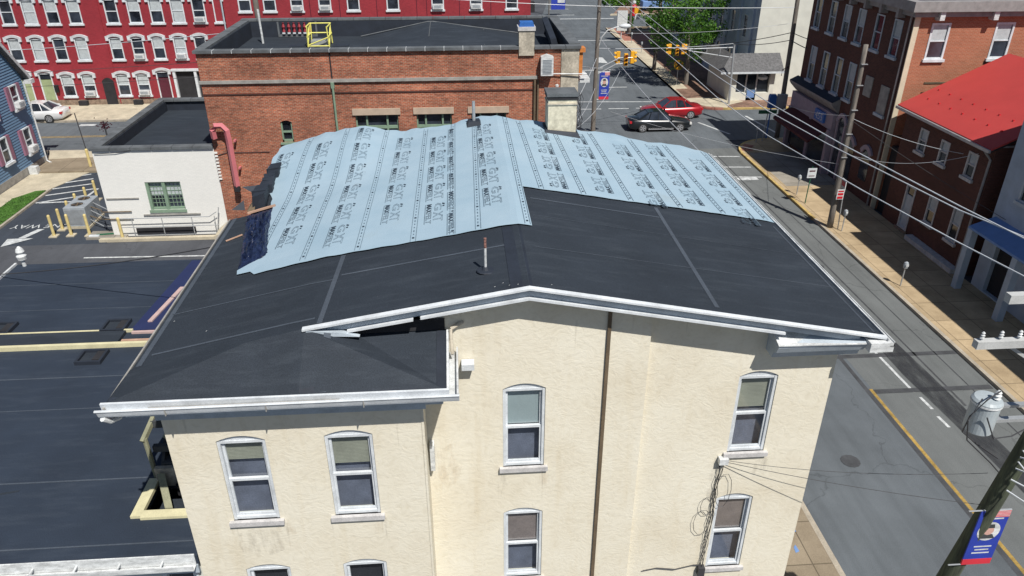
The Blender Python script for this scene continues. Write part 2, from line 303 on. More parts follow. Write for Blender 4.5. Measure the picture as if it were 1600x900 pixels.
# wall with real openings; local u along, v outward, z up
def wall(mb, L, z0, z1, ops, t=.22, arch=True, u0=0):
    us = sorted({u0, L} | {o[0] for o in ops} | {o[1] for o in ops}); zs = sorted({z0, z1} | {o[2] for o in ops} | {o[3] for o in ops})
    for a, b in zip(us, us[1:]):
        for c, d in zip(zs, zs[1:]):
            m = ((a + b) / 2, (c + d) / 2)
            if any(o[0] < m[0] < o[1] and o[2] < m[1] < o[3] for o in ops): continue
            mb.face([(a, 0, c), (b, 0, c), (b, 0, d), (a, 0, d)])
    for o in ops:
        a, b, c, d = o[:4]; r = o[4] if len(o) > 4 else 0
        mb.face([(a, 0, c), (a, -t, c), (a, -t, d), (a, 0, d)]); mb.face([(b, 0, c), (b, -t, c), (b, -t, d), (b, 0, d)])
        mb.face([(a, 0, c), (b, 0, c), (b, -t, c), (a, -t, c)]); mb.face([(a, 0, d), (b, 0, d), (b, -t, d), (a, -t, d)])
        if r:                             # segmental arch: fill the two corners
            n = 8; arc = [(a + (b - a) * i / n, d - r * (2 * i / n - 1) ** 2) for i in range(n + 1)]
            for (p, q), (p2, q2) in zip(arc, arc[1:]):
                mb.face([(p, 0, q), (p2, 0, q2), (p2, 0, d), (p, 0, d)]); mb.face([(p, 0, q), (p2, 0, q2), (p2, -t, q2), (p, -t, q)])
def arcpts(a, b, z, r, n=10): return [(a + (b - a) * i / n, z - r * (2 * i / n - 1) ** 2) for i in range(n + 1)]

exec_parts = []
# ---------------------------------------------------------------- windows
def hung_window(parent, O, U, V, a, b, c, d, r=.1, top=None, low='mull', frac=1.0, detail=True, sillm='sill', trim='white', sillw=.07, depth=.09):
    """double hung sash window in a real opening; top = blind material"""
    f = lambda: MB(O, U, V)
    m = f(); w = .055; zt = d - r - .02
    m.box(a + .004, a + w, -depth - .05, -.02, c, zt); m.box(b - w, b - .004, -depth - .05, -.02, c, zt)
    m.box(a + w, b - w, -depth - .05, -.03, zt - .05, zt); m.box(a + w, b - w, -depth - .05, -.03, c, c + .06)
    if r:
        ap = [(p, q - .004) for p, q in arcpts(a + .004, b - .004, d, r)]
        m.prism([(a + .004, zt + .002)] + ap + [(b - .004, zt + .002)], 'y', -.12, -.045)
    i0, i1 = a + w, b - w; zm = (c + zt) / 2 - .02; s = .04
    # upper sash behind, lower sash in front
    m.box(i0, i0 + s, -depth - .04, -depth, zm, zt - .05); m.box(i1 - s, i1, -depth - .04, -depth, zm, zt - .05); m.box(i0 + s, i1 - s, -depth - .04, -depth, zt - .09, zt - .05)
    m.box(i0, i0 + s, -depth + .002, -depth + .035, c + .06, zm + .05); m.box(i1 - s, i1, -depth + .002, -depth + .035, c + .06, zm + .05)
    m.box(i0 + s, i1 - s, -depth - .02, -depth + .035, zm, zm + .05); m.box(i0 + s, i1 - s, -depth + .002, -depth + .035, c + .06, c + .11)
    win = m.build('window', trim, parent)
    g = f(); g.face([(i0 + s, -depth - .027, zm + .05), (i1 - s, -depth - .027, zm + .05), (i1 - s, -depth - .027, zt - .09), (i0 + s, -depth - .027, zt - .09)]); g.face([(i0 + s, -depth + .013, c + .11), (i1 - s, -depth + .013, c + .11), (i1 - s, -depth + .013, zm), (i0 + s, -depth + .013, zm)]); g.build('pane', 'glass', win)
    if top:
        bl = f(); z1 = zt - .09; z0 = zm + .05 + (z1 - zm) * (1 - frac)
        if top == 'blind':
            z = z1
            while z > z0: bl.hexa([(i0 + .01, -depth - .07, z - .026), (i1 - .01, -depth - .07, z - .026), (i1 - .01, -depth - .05, z - .030), (i0 + .01, -depth - .05, z - .030)], [(i0 + .01, -depth - .07, z - .004), (i1 - .01, -depth - .07, z - .004), (i1 - .01, -depth - .05, z - .01), (i0 + .01, -depth - .05, z - .01)]); z -= .03
        else: bl.box(i0 + .01, i1 - .01, -depth - .06, -depth - .05, z0, z1)
        bl.build('blind', top, win)
    cu = f(); cu.box(a, b, -.23, -.222, c, zt); cu.build('room_backing', low, win)  # backing panel added behind the glass, its colour stands for the dim room
    cu = f(); sw = sillw; cu.box(a - sw, b + sw, -.06, .07, c - .10, c + .0); cu.build('sill', sillm, win)
    return win
def far_window(parent, O, U, V, a, b, c, d, trim='white', glass='dglass', hood=False, ac=False, sill='white', curtain=None, mull=False, r=0, door=None, frame=.09):
    m = MB(O, U, V)
    w = frame; dp = -.1
    m.box(a, a + w, dp, .03, c, d); m.box(b - w, b, dp, .03, c, d); m.box(a + w, b - w, dp, .03, d - w, d); m.box(a + w, b - w, dp, .02, c, c + w * .8)
    zm = (c + d) / 2
    if not door: m.box(a + w, b - w, dp, -.01, zm - .03, zm + .03)
    if mull: m.box((a + b) / 2 - .03, (a + b) / 2 + .03, dp, -.01, c, d)
    win = m.build('door_frame' if door else 'window', trim, parent)
    if door:
        MB(O, U, V).box(a + w, b - w, dp, -.04, c + .03, d - .55).build('door_leaf', door, win); MB(O, U, V).box(a + w, b - w, dp, -.05, d - .48, d - w).build('transom_pane', glass, win)
    else:
        p = MB(O, U, V); p.box(a + w, b - w, dp, -.05, c + w * .8, d - w); p.build('pane', glass, win)
        if curtain:
            q = MB(O, U, V); q.box(a + w + .03, b - w - .03, -.049, -.044, zm + .03 if curtain[1] else c + w, d - w); q.build('curtain', curtain[0], win)
    if sill: MB(O, U, V).box(a - .08, b + .08, -.02, .12, c - .14, c - .002).build('sill', sill, win)
    if hood:
        h = MB(O, U, V); n = 8; lo = arcpts(a - .02, b + .02, d + .10, .12, n); hi = arcpts(a - .12, b + .12, d + .30, .16, n)
        for (p, q), (p2, q2), (s1, t1), (s2, t2) in zip(lo, lo[1:], hi, hi[1:]):
            h.hexa([(p, .0, q), (p2, .0, q2), (s2, .0, t2), (s1, .0, t1)], [(p, .12, q), (p2, .12, q2), (s2, .15, t2), (s1, .15, t1)])
        h.box(a - .2, a + .02, 0, .13, d - .22, d + .13); h.box(b - .02, b + .2, 0, .13, d - .22, d + .13)
        h.build('window_hood', 'white', win)
    if ac:
        h = MB(O, U, V); h.box(a + w, b - w, -.05, .3, c + .06, c + .42); x = h.build('air_conditioner', 'worn', win)
        # grille
        MB(O, U, V).box(a + w + .1, b - w - .12, .3, .306, c + .12, c + .34).build('air_conditioner_grille', 'ac', win)
    return win

# ---------------------------------------------------------------- ground, roads, pavements
def sheet(name, poly, z, m): 
    mb = MB(); mb.face([(x, y, z) for x, y in poly]); return struct(name, mb, m)
def rect(name, x0, x1, y0, y1, z, m): return sheet(name, [(x0, y0), (x1, y0), (x1, y1), (x0, y1)], z, m)
rect('ground', -400, 500, -200, 900, -.03, 'lot2')
# main street runs away from the camera; beyond the junction it drifts to the right
far = [(9.7, 49.5), (19.1, 49.5), (19.1, 62), (19.2, 75), (19.4, 92), (21.5, 104), (26, 128), (40, 190), (30, 190), (15, 128), (11.0, 104), (9.8, 92), (9.7, 62)]
rect('main_street', 9.7, 14.6, -20, 49.5, 0, 'asphalt'); rect('street_lane', 14.6, 19.1, -20, 49.5, 0, 'asphalt2')
sheet('main_street', far, 0, 'asphalt')
rect('cross_street', -120, 9.7, 52, 59.5, .0, 'asphalt'); rect('cross_street', 19.1, 120, 51.3, 59.5, .004, 'asphalt')
rect('far_cross_street', -80, 11.0, 101, 111, .004, 'asphalt'); rect('far_cross_street', 21.2, 160, 101, 111, .004, 'asphalt')
rect('parking_lot', -24.6, 9.0, 20, 36.0, -.012, 'lot2'); rect('driveway', -24.6, -18.2, 22, 48.2, -.006, 'lot')
rect('alley', -24.0, 6.3, 33.0, 36.2, -.002, 'lot2')
def slab(name, poly, m, z=.13, kerb='kerb', kw=.16):
    mb = MB(); mb.prism(poly, 'z', -.02, z); return struct(name, mb, m)
def rnd(cx, cy, r, a0, a1, n=8): return [(cx + r * math.cos(R(a0 + (a1 - a0) * i / n)), cy + r * math.sin(R(a0 + (a1 - a0) * i / n))) for i in range(n + 1)]
# right pavement with rounded corner into the cross street
slab('right_pavement', [(19.26, -20), (23.0, -20)] + [(23.0, 49.6), (60, 49.6), (60, 51.1)] + rnd(22.3, 48.06, 3.04, 90, 180), 'pave')
def strip(name, pts, w, z0, z1, m):      # kerb along a polyline, w to the right hand side
    mb = MB()
    for (a, b) in zip(pts, pts[1:]):
        a = Vector((*a, 0)); b = Vector((*b, 0)); d = (b - a).normalized(); nn = Vector((d.y, -d.x, 0)) * w
        mb.hexa([a + Vector((0, 0, z0)), b + Vector((0, 0, z0)), b + nn + Vector((0, 0, z0)), a + nn + Vector((0, 0, z0))], [a + Vector((0, 0, z1)), b + Vector((0, 0, z1)), b + nn + Vector((0, 0, z1)), a + nn + Vector((0, 0, z1))])
    return struct(name, mb, m)
strip('kerb', [(19.1, -20), (19.1, 36.5)], .16, -.02, .133, 'kerb'); strip('kerb', [(19.1, 36.52), (19.1, 48.0)], .16, -.02, .134, 'yellowkerb')
strip('kerb', [(x, y) for x, y in rnd(22.3, 48.06, 3.2, 180, 90)], .16, -.02, .135, 'yellowkerb')
strip('kerb', [(22.3, 51.26), (60, 51.26)], .16, -.02, .134, 'kerb')
strip('kerb_ramp', [(x, y) for x, y in rnd(22.3, 48.06, 3.0, 172, 140, 4)], .7, .10, .139, 'redkerb')
# dark corner pavement by the shopfront
rect('corner_pavement', 19.6, 23.0, 41.5, 48.0, .134, 'pavegrey')
# left pavement
slab('left_pavement', [(6.9, -20), (9.54, -20), (9.54, 48)] + rnd(7.3, 48.5, 2.24, 0, 90) + [(6.9, 50.8), (-28, 50.8), (-28, 47.4), (6.9, 47.4)], 'pavebrown')
strip('kerb', [(9.7, 48.5), (9.7, -20)], .16, -.02, .134, 'kerb'); strip('kerb', [(x, y) for x, y in rnd(7.3, 48.5, 2.4, 90, 0)], .16, -.02, .134, 'kerb')
strip('kerb', [(-60, 51.96), (-28, 51.96), (7.3, 50.96)], .16, -.02, .134, 'kerb')
slab('drive_apron', [(-27.3, 50.0), (-21.5, 50.4), (-21.5, 51.75), (-28, 51.75)], 'concrete', .142)
# north pavements
slab('north_pavement', [(-60, 59.7), (7.3, 59.7)] + rnd(7.3, 61.9, 2.2, -90, 0) + [(9.5, 100), (6.0, 100), (6.0, 64.5), (-60, 64.5)], 'concrete')
strip('kerb', [(-60, 59.54), (7.3, 59.54)], -.16, -.02, .134, 'kerb'); strip('kerb', [(9.66, 61.9), (9.66, 100)], -.16, -.02, .134, 'kerb')
slab('east_pavement', [(19.3, 100)] + [(19.3, 61.8)] + rnd(21.6, 61.8, 2.1, 180, 270) + [(90, 59.7), (90, 62.9), (25, 62.9), (25, 100)], 'brickpave')
slab('corner_ramp', [(19.5, 61.5), (20.4, 60.3), (22.0, 59.72), (22.4, 60.6), (24.0, 61.6), (23.2, 62.8), (21.2, 63.2), (19.5, 63.0)], 'concrete', .139)
strip('kerb', [(21.6, 59.54), (90, 59.54)], -.18, -.02, .137, 'yellowkerb')
strip('kerb', [(x, y) for x, y in rnd(21.6, 61.8, 2.26, 180, 270)], -.18, -.02, .137, 'redkerb'); strip('kerb', [(19.3, 61.8), (19.3, 66)], .18, -.02, .137, 'kerb'); strip('kerb', [(19.3, 66), (19.3, 100)], .18, -.02, .137, 'concrete')
slab('pale_pavement', [(19.45, 66.5), (20.6, 66.5), (20.9, 99), (19.6, 99)], 'concrete', .136)
slab('plaza', [(22.6, 112), (120, 112), (120, 160), (33, 160), (28, 128)], 'brickpave'); slab('plaza', [(-60, 112), (9.5, 112), (12, 128), (22, 160), (-60, 160)], 'concrete')
slab('plaza_kerb', [(22.0, 111.2), (60, 111.2), (60, 111.9), (22.3, 111.9)], 'concrete', .16)
slab('planting_strip', [(19.8, 90.5), (24.5, 90.5), (24.8, 99.5), (20.2, 99.5)], 'redkerb', .142)
# left lot surfaces
slab('concrete_drive', [(-27.2, 43.0), (-26.6, 41.0), (-24.75, 44.4), (-23.2, 48.6), (-27.2, 49.7)], 'concrete', .03); slab('grey_footpath', [(-27.2, 34), (-26.1, 34), (-26.1, 43.0), (-27.2, 43.0)], 'concrete', .036)
lawn = MB(); lawn.prism([(-26.1, 36.5), (-24.75, 36.5), (-24.85, 44.2), (-25.4, 44.1), (-26.1, 42.9)], 'z', -.02, .06)
for i in range(2600):
    x = random.uniform(-26.1, -24.8); y = random.uniform(36.6, 44.1); h = random.uniform(.03, .08); a = random.random() * 3.1; s = .03
    if y > 42.9 + (x + 26.1): continue
    lawn.face([(x - s * math.cos(a), y - s * math.sin(a), .06), (x + s * math.cos(a), y + s * math.sin(a), .06), (x + random.uniform(-.03, .03), y, .06 + h)])
tag(lawn.build('lawn', 'grass'), kind='stuff')
strip('lawn_kerb', [(-24.7, 34), (-24.7, 44.3)], .14, -.02, .1, 'kerb')
# road markings, each a thin paint sheet
def paint(name, poly, m='linewhite', z=.006): sheet(name, poly, z, m)
paint('centre_line', [(14.48, -20), (14.6, -20), (14.6, 21.2), (14.48, 21.2)], 'lineyellow', .009)
rect('tar_seam', 14.3, 14.46, -20, 30, .005, 'tar'); rect('tar_seam', 13.2, 19.05, 23.2, 23.45, .008, 'tar'); rect('tar_seam', 14.6, 19.0, 20.9, 21.15, .012, 'tar')
rect('tar_seam', 17.35, 17.42, 20, 48, .008, 'tar'); rect('tar_seam', 18.2, 18.24, 12, 40, .008, 'tar')
paint('lane_line', [(15.95, 20.9), (16.06, 20.9), (15.92, 26), (15.81, 26)]); 
for y0, y1 in ((19.9, 20.6), (18.9, 19.5)): paint('lane_line', [(16.05, y0), (16.16, y0), (16.12, y1), (16.01, y1)])
for y in (43.6, 45.5, 47.7): paint('parking_line', [(17.0, y), (18.85, y - .15), (18.85, y), (17.0, y + .16)])
streak = NT('dark_streak'); on_ = streak.noise(streak.pos((1.3, .35, 1)), 2.0, 5, .7); oc = streak.ramp(on_, [(.3, (.25, .25, .25, 1)), (.6, (.75, .75, .75, 1))]); streak.b.inputs['Base Color'].default_value = (.03, .032, .038, 1); streak.b.inputs['Roughness'].default_value = .7; streak.l(oc, streak.b.inputs['Alpha']); M['streak'] = streak.m
sheet('dark_streak', [(16.25, 26), (17.0, 26.3), (17.2, 22), (17.35, 16.5), (17.0, 13), (16.6, 13.5), (16.45, 18), (16.2, 22)], .016, 'streak')  # uneven translucent dark strip along the right lane
for x_, y_, r_ in ((12.0, 17.5, .3), (16.9, 31.0, .32), (13.4, 57.2, .35)): sheet('manhole_cover', [(x_ + r_ * math.cos(i * .524), y_ + r_ * math.sin(i * .524)) for i in range(12)], .014, 'tar')
for x_, y_ in ((8.9, 14.6), (8.7, 13.9)): sheet('survey_mark', [(x_, y_), (x_ + .12, y_ + .05), (x_ + .1, y_ + .28), (x_ + .02, y_ + .2)], .137, 'bluecanopy')
rect('kerb_paint', 17.2, 18.5, 43.05, 43.5, .006, 'linewhite')
paint('crosswalk_line', [(9.9, 62.9), (16.4, 62.5), (16.4, 62.68), (9.9, 63.08)]); 
for x in (10.0, 12.3, 14.6): paint('crosswalk_line', [(x, 60.5), (x + 1.7, 60.45), (x + 1.7, 60.62), (x, 60.67)])
rect('stop_line', 10.5, 13.9, 75.2, 75.5, .006, 'linewhite'); rect('stop_line', 15.1, 17.8, 75.2, 75.5, .006, 'linewhite'); rect('crosswalk_line', 9.9, 20, 91.6, 91.9, .006, 'linewhite'); rect('crosswalk_line', 11, 22, 108.3, 108.8, .008, 'linewhite')
rect('crosswalk_line', 13.0, 15.4, 67.9, 68.1, .006, 'linewhite')
for y in (112, 118, 124): rect('crosswalk_line', 14, 17, y, y + .3, .006, 'linewhite')
paint('turn_arrow', [(14.6, 79.0), (15.6, 78.6), (15.6, 81.5), (14.9, 81.9)]); paint('lane_line', [(23.4, 52.6), (23.6, 52.6), (22.9, 57.6), (22.7, 57.6)], z=.008)
paint('lane_line', [(19.8, 52.8), (20.0, 52.8), (18.6, 56.0), (18.4, 56.0)], z=.008)
rect('centre_line', -60, 7, 55.4, 55.5, .006, 'lineyellow'); rect('centre_line', -60, 7, 55.65, 55.75, .006, 'lineyellow'); rect('lane_line', -29.0, -27.8, 58.4, 58.9, .006, 'linewhite')
# hatched bay, arrow and lettering on the drive
for x0, y0, x1, y1 in ((-24.5, 46.5, -23.4, 47.1), (-24.5, 45.5, -22.9, 46.2), (-24.6, 44.5, -22.5, 45.3), (-24.5, 43.4, -22.0, 44.4), (-24.5, 42.2, -22.1, 43.3), (-24.3, 42.2, -22.2, 42.3), (-22.0, 43.1, -21.9, 44.4)):
    d = Vector((x1 - x0, y1 - y0, 0)).normalized(); q = Vector((-d.y, d.x, 0)) * .08
    paint('bay_stripe', [(x0 - q.x, y0 - q.y), (x1 - q.x, y1 - q.y), (x1 + q.x, y1 + q.y), (x0 + q.x, y0 + q.y)], z=.012 + .001 * (x0 > -22))
paint('lane_line', [(-18.6, 34.45), (-7.0, 34.1), (-7.0, 34.22), (-18.6, 34.57)], z=.012)
paint('direction_arrow', [(-22.55, 38.3), (-22.2, 38.3), (-22.65, 37.15), (-23.0, 37.15)], z=.012); paint('direction_arrow', [(-22.2, 37.1), (-23.5, 37.1), (-23.35, 36.1)], z=.013)

# ---------------------------------------------------------------- lettering
def glyphs(body, outline=0):
    cu = bpy.data.curves.new('t', 'FONT'); cu.body = body; cu.offset = .022 if body == 'MAX' else 0; cu.resolution_u = 2
    if outline: cu.fill_mode = 'NONE'; cu.bevel_depth = outline; cu.bevel_resolution = 0
    ob = bpy.data.objects.new('t', cu); C.objects.link(ob); dg = bpy.context.evaluated_depsgraph_get(); me = bpy.data.meshes.new_from_object(ob.evaluated_get(dg))
    vs_ = [v.co.copy() for v in me.vertices]; fs = [list(p.vertices) for p in me.polygons]
    bpy.data.objects.remove(ob); bpy.data.curves.remove(cu); bpy.data.meshes.remove(me)
    x0 = min(v.x for v in vs_); x1 = max(v.x for v in vs_); y0 = min(v.y for v in vs_); y1 = max(v.y for v in vs_)
    return [((v.x - x0) / (x1 - x0), (v.y - y0) / (y1 - y0)) for v in vs_], fs
GC = {}
def text(mb, body, mp, u0, u1, v0, v1, outline=0):
    key = (body, outline)
    if key not in GC: GC[key] = glyphs(body, outline)
    vs_, fs = GC[key]; base = len(mb.v)
    for x, y in vs_: mb.P(mp(u0 + (u1 - u0) * x, v0 + (v1 - v0) * y))
    for f in fs: mb.f.append([base + i for i in f])
tx = MB(); text(tx, 'ONE WAY', lambda u, v: (-u, -v, .012), 21.0, 24.1, -38.95, -38.45); struct('road_lettering', tx, 'linewhite')

# ================================================================ STUCCO BUILDING (main subject)
def ss(a, b, x):
    t = max(0, min(1, (x - a) / (b - a))); return t * t * (3 - 2 * t)
def zr(x, y):
    if x > 1.05: z = 10.30 - .194 * (x - 1.05)
    elif x > -2.63: z = 10.30 - .166 * (1.05 - x)
    else: z = 9.69 - .229 * (-2.63 - x)
    if x < -1.4: z += .42 * ss(17., 20.8, y) * ss(-1.4, -3.0, x)
    return z
HB = thing('stucco_building', (1, 14, 0), 'cream stucco building with a low gable roof half black, half pale blue, nearest the camera', 'building')
w = MB((0, 11.0, 0), (1, 0, 0), (0, -1, 0))
OPM = [(.62, 1.40, 6.24, 8.16, .11), (.62, 1.40, 3.22, 5.16, .11)]; OPR = [(5.02, 5.76, 6.24, 8.14, .11), (4.98, 5.74, 3.06, 5.14, .11)]; OPW = [(-4.18, -3.38, 6.20, 8.06, .10), (-2.42, -1.62, 6.20, 8.08, .10), (-4.18, -3.38, 3.2, 5.08, .10), (-2.42, -1.62, 3.2, 5.08, .10)]
wall(w, 3.24, 0, 9.1, [o for o in OPM], u0=-.78)
w.face([(-.78, 0, 9.1), (3.24, 0, 9.1), (3.24, 0, 9.80), (1.05, 0, 10.22), (-.78, 0, 9.93)])
w2 = MB((0, 11.11, 0), (1, 0, 0), (0, -1, 0)); wall(w2, 6.81, 0, 8.95, OPR, u0=3.24); w2.face([(3.24, 0, 8.95), (6.81, 0, 8.95), (6.81, 0, 9.04), (3.24, 0, 9.80)])
w3 = MB((0, 10.0, 0), (1, 0, 0), (0, -1, 0)); wall(w3, -.78, 0, 8.95, OPW, u0=-4.95)
allw = MB()
for q in (w, w2, w3):
    base = len(allw.v); allw.v += q.v; allw.f += [[i + base for i in f] for f in q.f]
F4 = lambda *p: allw.face(list(p))
F4((3.24, 11, 0), (3.24, 11.11, 0), (3.24, 11.11, 9.75), (3.24, 11, 9.75)); F4((-.78, 10, 0), (-.78, 11, 0), (-.78, 11, 9.25), (-.78, 10, 9.0))
F4((6.81, 11.11, 0), (6.81, 20.8, 0), (6.81, 20.8, 9.0), (6.81, 11.11, 9.0)); F4((6.81, 20.8, 0), (-4.95, 20.8, 0), (-4.95, 20.8, 9.5), (-2, 20.8, 9.8), (1.05, 20.8, 10.2), (6.81, 20.8, 9.1))
F4((-4.95, 20.8, 0), (-4.95, 10, 0), (-4.95, 10, 8.9), (-4.95, 20.8, 8.95))
wl = allw.build('wall', 'stucco', HB)
# roof: subdivided surface, thick at the edges
def grid_sheet(mb, xs, ys, zf, th):
    idx = {}
    for i, x in enumerate(xs):
        for j, y in enumerate(ys(x) if callable(ys) else ys): idx[i, j] = (mb.P((x, y, zf(x, y))), mb.P((x, y, zf(x, y) - th)))
    nj = len(ys(xs[0]) if callable(ys) else ys)
    for i in range(len(xs) - 1):
        for j in range(nj - 1):
            a, b, c, d = idx[i, j], idx[i + 1, j], idx[i + 1, j + 1], idx[i, j + 1]
            mb.f.append([a[0], b[0], c[0], d[0]]); mb.f.append([d[1], c[1], b[1], a[1]])
    for i in range(len(xs) - 1):
        for j in (0, nj - 1): mb.f.append([idx[i, j][0], idx[i + 1, j][0], idx[i + 1, j][1], idx[i, j][1]])
    for j in range(nj - 1):
        for i in (0, len(xs) - 1): mb.f.append([idx[i, j][0], idx[i, j + 1][0], idx[i, j + 1][1], idx[i, j][1]])
lin = lambda a, b, n: [a + (b - a) * i / n for i in range(n + 1)]
rm = MB()
grid_sheet(rm, lin(-2.63, 1.05, 8), lin(10.66, 20.9, 20), lambda x, y: zr(x, y) - .02, .05); grid_sheet(rm, lin(1.05, 7.3, 6), lin(10.66, 20.9, 6), lambda x, y: zr(x, y) - .02, .05)
grid_sheet(rm, lin(-5.52, -2.63, 6), lin(10.66, 17.0, 6), lambda x, y: zr(x, y) - .02, .05); grid_sheet(rm, lin(-5.05, -2.63, 5), lin(17.0, 20.9, 8), lambda x, y: zr(x, y) - .02, .05)
# lower wing surfaces in front of the gable line
A_, B_, C_, D_, E_, Fp, Mm = (-5.54, 9.66, 9.06), (-.33, 9.66, 9.05), (-.33, 11.0, 9.36), (-2.0, 10.98, 9.44), (-2.63, 10.66, 9.67), (-5.54, 10.66, 9.01), (-2.63, 9.66, 9.06)
G_ = (-3.6, 10.66, 9.45)
for tri in ((A_, Mm, G_), (A_, G_, Fp), (Mm, E_, G_), (Mm, B_, E_), (B_, D_, E_), (B_, C_, D_)): rm.face(list(tri))
rm.face([A_, B_, (-.33, 9.66, 8.95), (-5.54, 9.66, 8.95)]); rm.face([B_, C_, (-.33, 11, 8.95), (-.33, 9.66, 8.95)]); rm.face([A_, Fp, (-5.54, 10.66, 8.95), (-5.54, 9.66, 8.95)])
roof = rm.build('roof', 'roof', HB)
# seams and lap strips on the membrane
sm = MB()
def lap(mb, x0, y0, x1, y1, wd, dz=.006, zf=zr, n=8):
    d = Vector((x1 - x0, y1 - y0)).normalized(); q = Vector((-d.y, d.x)) * wd / 2; pr = None
    for i in range(n + 1):
        x = x0 + (x1 - x0) * i / n; y = y0 + (y1 - y0) * i / n
        c = [(x - q.x, y - q.y, zf(x - q.x, y - q.y) - .02 + dz), (x + q.x, y + q.y, zf(x + q.x, y + q.y) - .02 + dz)]
        if pr: mb.face([pr[0], c[0], c[1], pr[1]])
        pr = c
lap(sm, -2.40, 10.75, -2.32, 13.3, .09); lap(sm, 4.32, 10.9, 4.36, 15.5, .085); lap(sm, -2.25, 12.43, .78, 12.45, .05); lap(sm, 1.45, 14.85, 4.3, 14.9, .05)
lap(sm, 1.32, 12.35, 7.25, 12.5, .018); lap(sm, -5.4, 12.4, -2.4, 12.3, .03); lap(sm, -5.3, 11.0, -2.5, 10.95, .05); lap(sm, 1.4, 13.9, 7.25, 13.95, .014, n=4)
lap(sm, -5.42, 10.7, -5.42, 17.0, .1); lap(sm, 7.18, 10.8, 7.18, 15.5, .035)
sm.build('seam_strip', 'roofhi', roof)
ws = MB(); ws.face([(-2.32, 9.70, 9.083), (-2.21, 9.70, 9.083), (-2.2, 10.6, 9.6), (-2.31, 10.6, 9.62)]); ws.build('seam_strip', 'roofhi', roof); ws = MB(); ws.face([(-2.62, 9.70, 9.086), (-2.40, 9.70, 9.086), (-2.45, 10.55, 9.58), (-2.6, 10.55, 9.60)]); ws.build('seam_strip', 'cap', roof)
ws = MB(); [ws.face([(a[0], a[1], a[2] + .006), (b[0], b[1], b[2] + .006), (b[0] + .03, b[1], b[2] + .007), (a[0] + .03, a[1], a[2] + .007)]) for a, b in (((-5.3, 9.80, 9.10), (-3.6, 10.66, 9.46)), ((-2.5, 10.6, 9.64), (-.75, 9.85, 9.12)))]
cs = MB(); cs.face([(-.33, 9.67, 9.056), (-.33, 10.95, 9.36), (-.5, 10.95, 9.372), (-.5, 9.67, 9.062)]); cs.face([(-5.5, 9.665, 9.066), (-.5, 9.665, 9.058), (-.5, 9.78, 9.09), (-5.5, 9.78, 9.09)]); cs.build('edge_strip', 'cap', roof)
rc = MB(); lap(rc, .93, 10.7, .93, 13.25, .36, .012, lambda x, y: 10.30 - abs(x - 1.05) * .17); rc.build('ridge_cap', 'cap', roof)
fl = MB()
for (x, y) in ((.48, 10.9), (.72, 10.86), (.86, 10.84), (1.42, 10.86), (.62, 10.98), (-5.3, 12.1), (-4.5, 11.4)):
    z = zr(x, y) - .01; fl.face([(x, y, z), (x + .03, y + .01, z), (x + .025, y + .025, z)])
fl.build('paint_fleck', 'worn', roof)
# white edge trims and fascia
def along(mb, pts, prof):                 # extrude (dy,dz) profile polygon along points
    for a, b in zip(pts, pts[1:]):
        mb.hexa([(a[0], a[1] + p[0], a[2] + p[1]) for p in prof], [(b[0], b[1] + p[0], b[2] + p[1]) for p in prof])
rake = [(-2.66, 10.66, 9.69), (1.05, 10.66, 10.31), (7.34, 10.66, 9.09)]
t1 = MB(); along(t1, rake, [(-.07, -.038), (.015, -.038), (.015, .008), (-.07, -.004)]); t1.build('drip_edge', 'white', HB)
t2 = MB(); along(t2, [(-2.5, 10.72, 9.70), (1.05, 10.72, 10.29), (6.9, 10.72, 9.155)], [(-.0, -.19), (.06, -.19), (.06, -.05), (0, -.05)])
t2.build('fascia_board', 'bluegrey', HB)
t3 = MB(); along(t3, [(-1.95, 10.69, 9.80), (-.86, 10.69, 9.975)], [(-.04, -.235), (.04, -.235), (.04, -.192), (-.04, -.192)]); along(t3, [(-.74, 10.69, 9.998), (1.05, 10.69, 10.29), (5.5, 10.69, 9.43)], [(-.04, -.235), (.04, -.235), (.04, -.192), (-.04, -.192)])
t3.build('fascia_trim', 'white', HB)
so_ = MB(); so_.face([(-1.9, 10.74, 9.60), (1.05, 10.74, 10.08), (1.05, 11.1, 10.08), (-1.9, 11.1, 9.60)]); so_.face([(1.05, 10.74, 10.08), (6.9, 10.74, 8.96), (6.9, 11.1, 8.96), (1.05, 11.1, 10.08)]); so_.build('soffit', 'bluegrey', HB)
# dark opening between the low wing roof and the rake
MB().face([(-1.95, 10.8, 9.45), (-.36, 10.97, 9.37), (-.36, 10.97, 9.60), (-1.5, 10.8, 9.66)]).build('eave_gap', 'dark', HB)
MB().hexa([(-2.6, 10.60, 9.56), (-1.75, 10.62, 9.50), (-1.75, 10.7, 9.50), (-2.6, 10.7, 9.56)], [(-2.6, 10.60, 9.66), (-2.0, 10.62, 9.585), (-2.0, 10.7, 9.585), (-2.6, 10.7, 9.66)]).build('loose_flashing', 'bluegrey', HB)
# cornice return at the right corner
cr_ = MB(); cr_.prism([(11.12, 8.62), (10.84, 8.62), (10.80, 8.74), (10.70, 8.80), (10.64, 8.93), (10.64, 8.99), (11.12, 9.12)], 'x', 5.42, 7.0); cr_.build('cornice_return', 'bluegrey', HB)
cr_ = MB(); cr_.hexa([(5.40, 10.61, 8.985), (7.12, 10.61, 8.96), (7.12, 11.1, 8.98), (5.40, 11.1, 9.13)], [(5.40, 10.61, 9.005), (7.12, 10.61, 8.98), (7.12, 11.1, 9.0), (5.40, 11.1, 9.15)])
cr_.box(5.5, 7.0, 10.74, 10.79, 8.80, 8.83); cr_.build('cornice_flashing', 'worn', HB)
MB().face([(5.86, 10.835, 8.64), (6.22, 10.835, 8.64), (6.30, 10.812, 8.74), (5.9, 10.812, 8.74)]).build('rotted_patch', 'dark', HB)
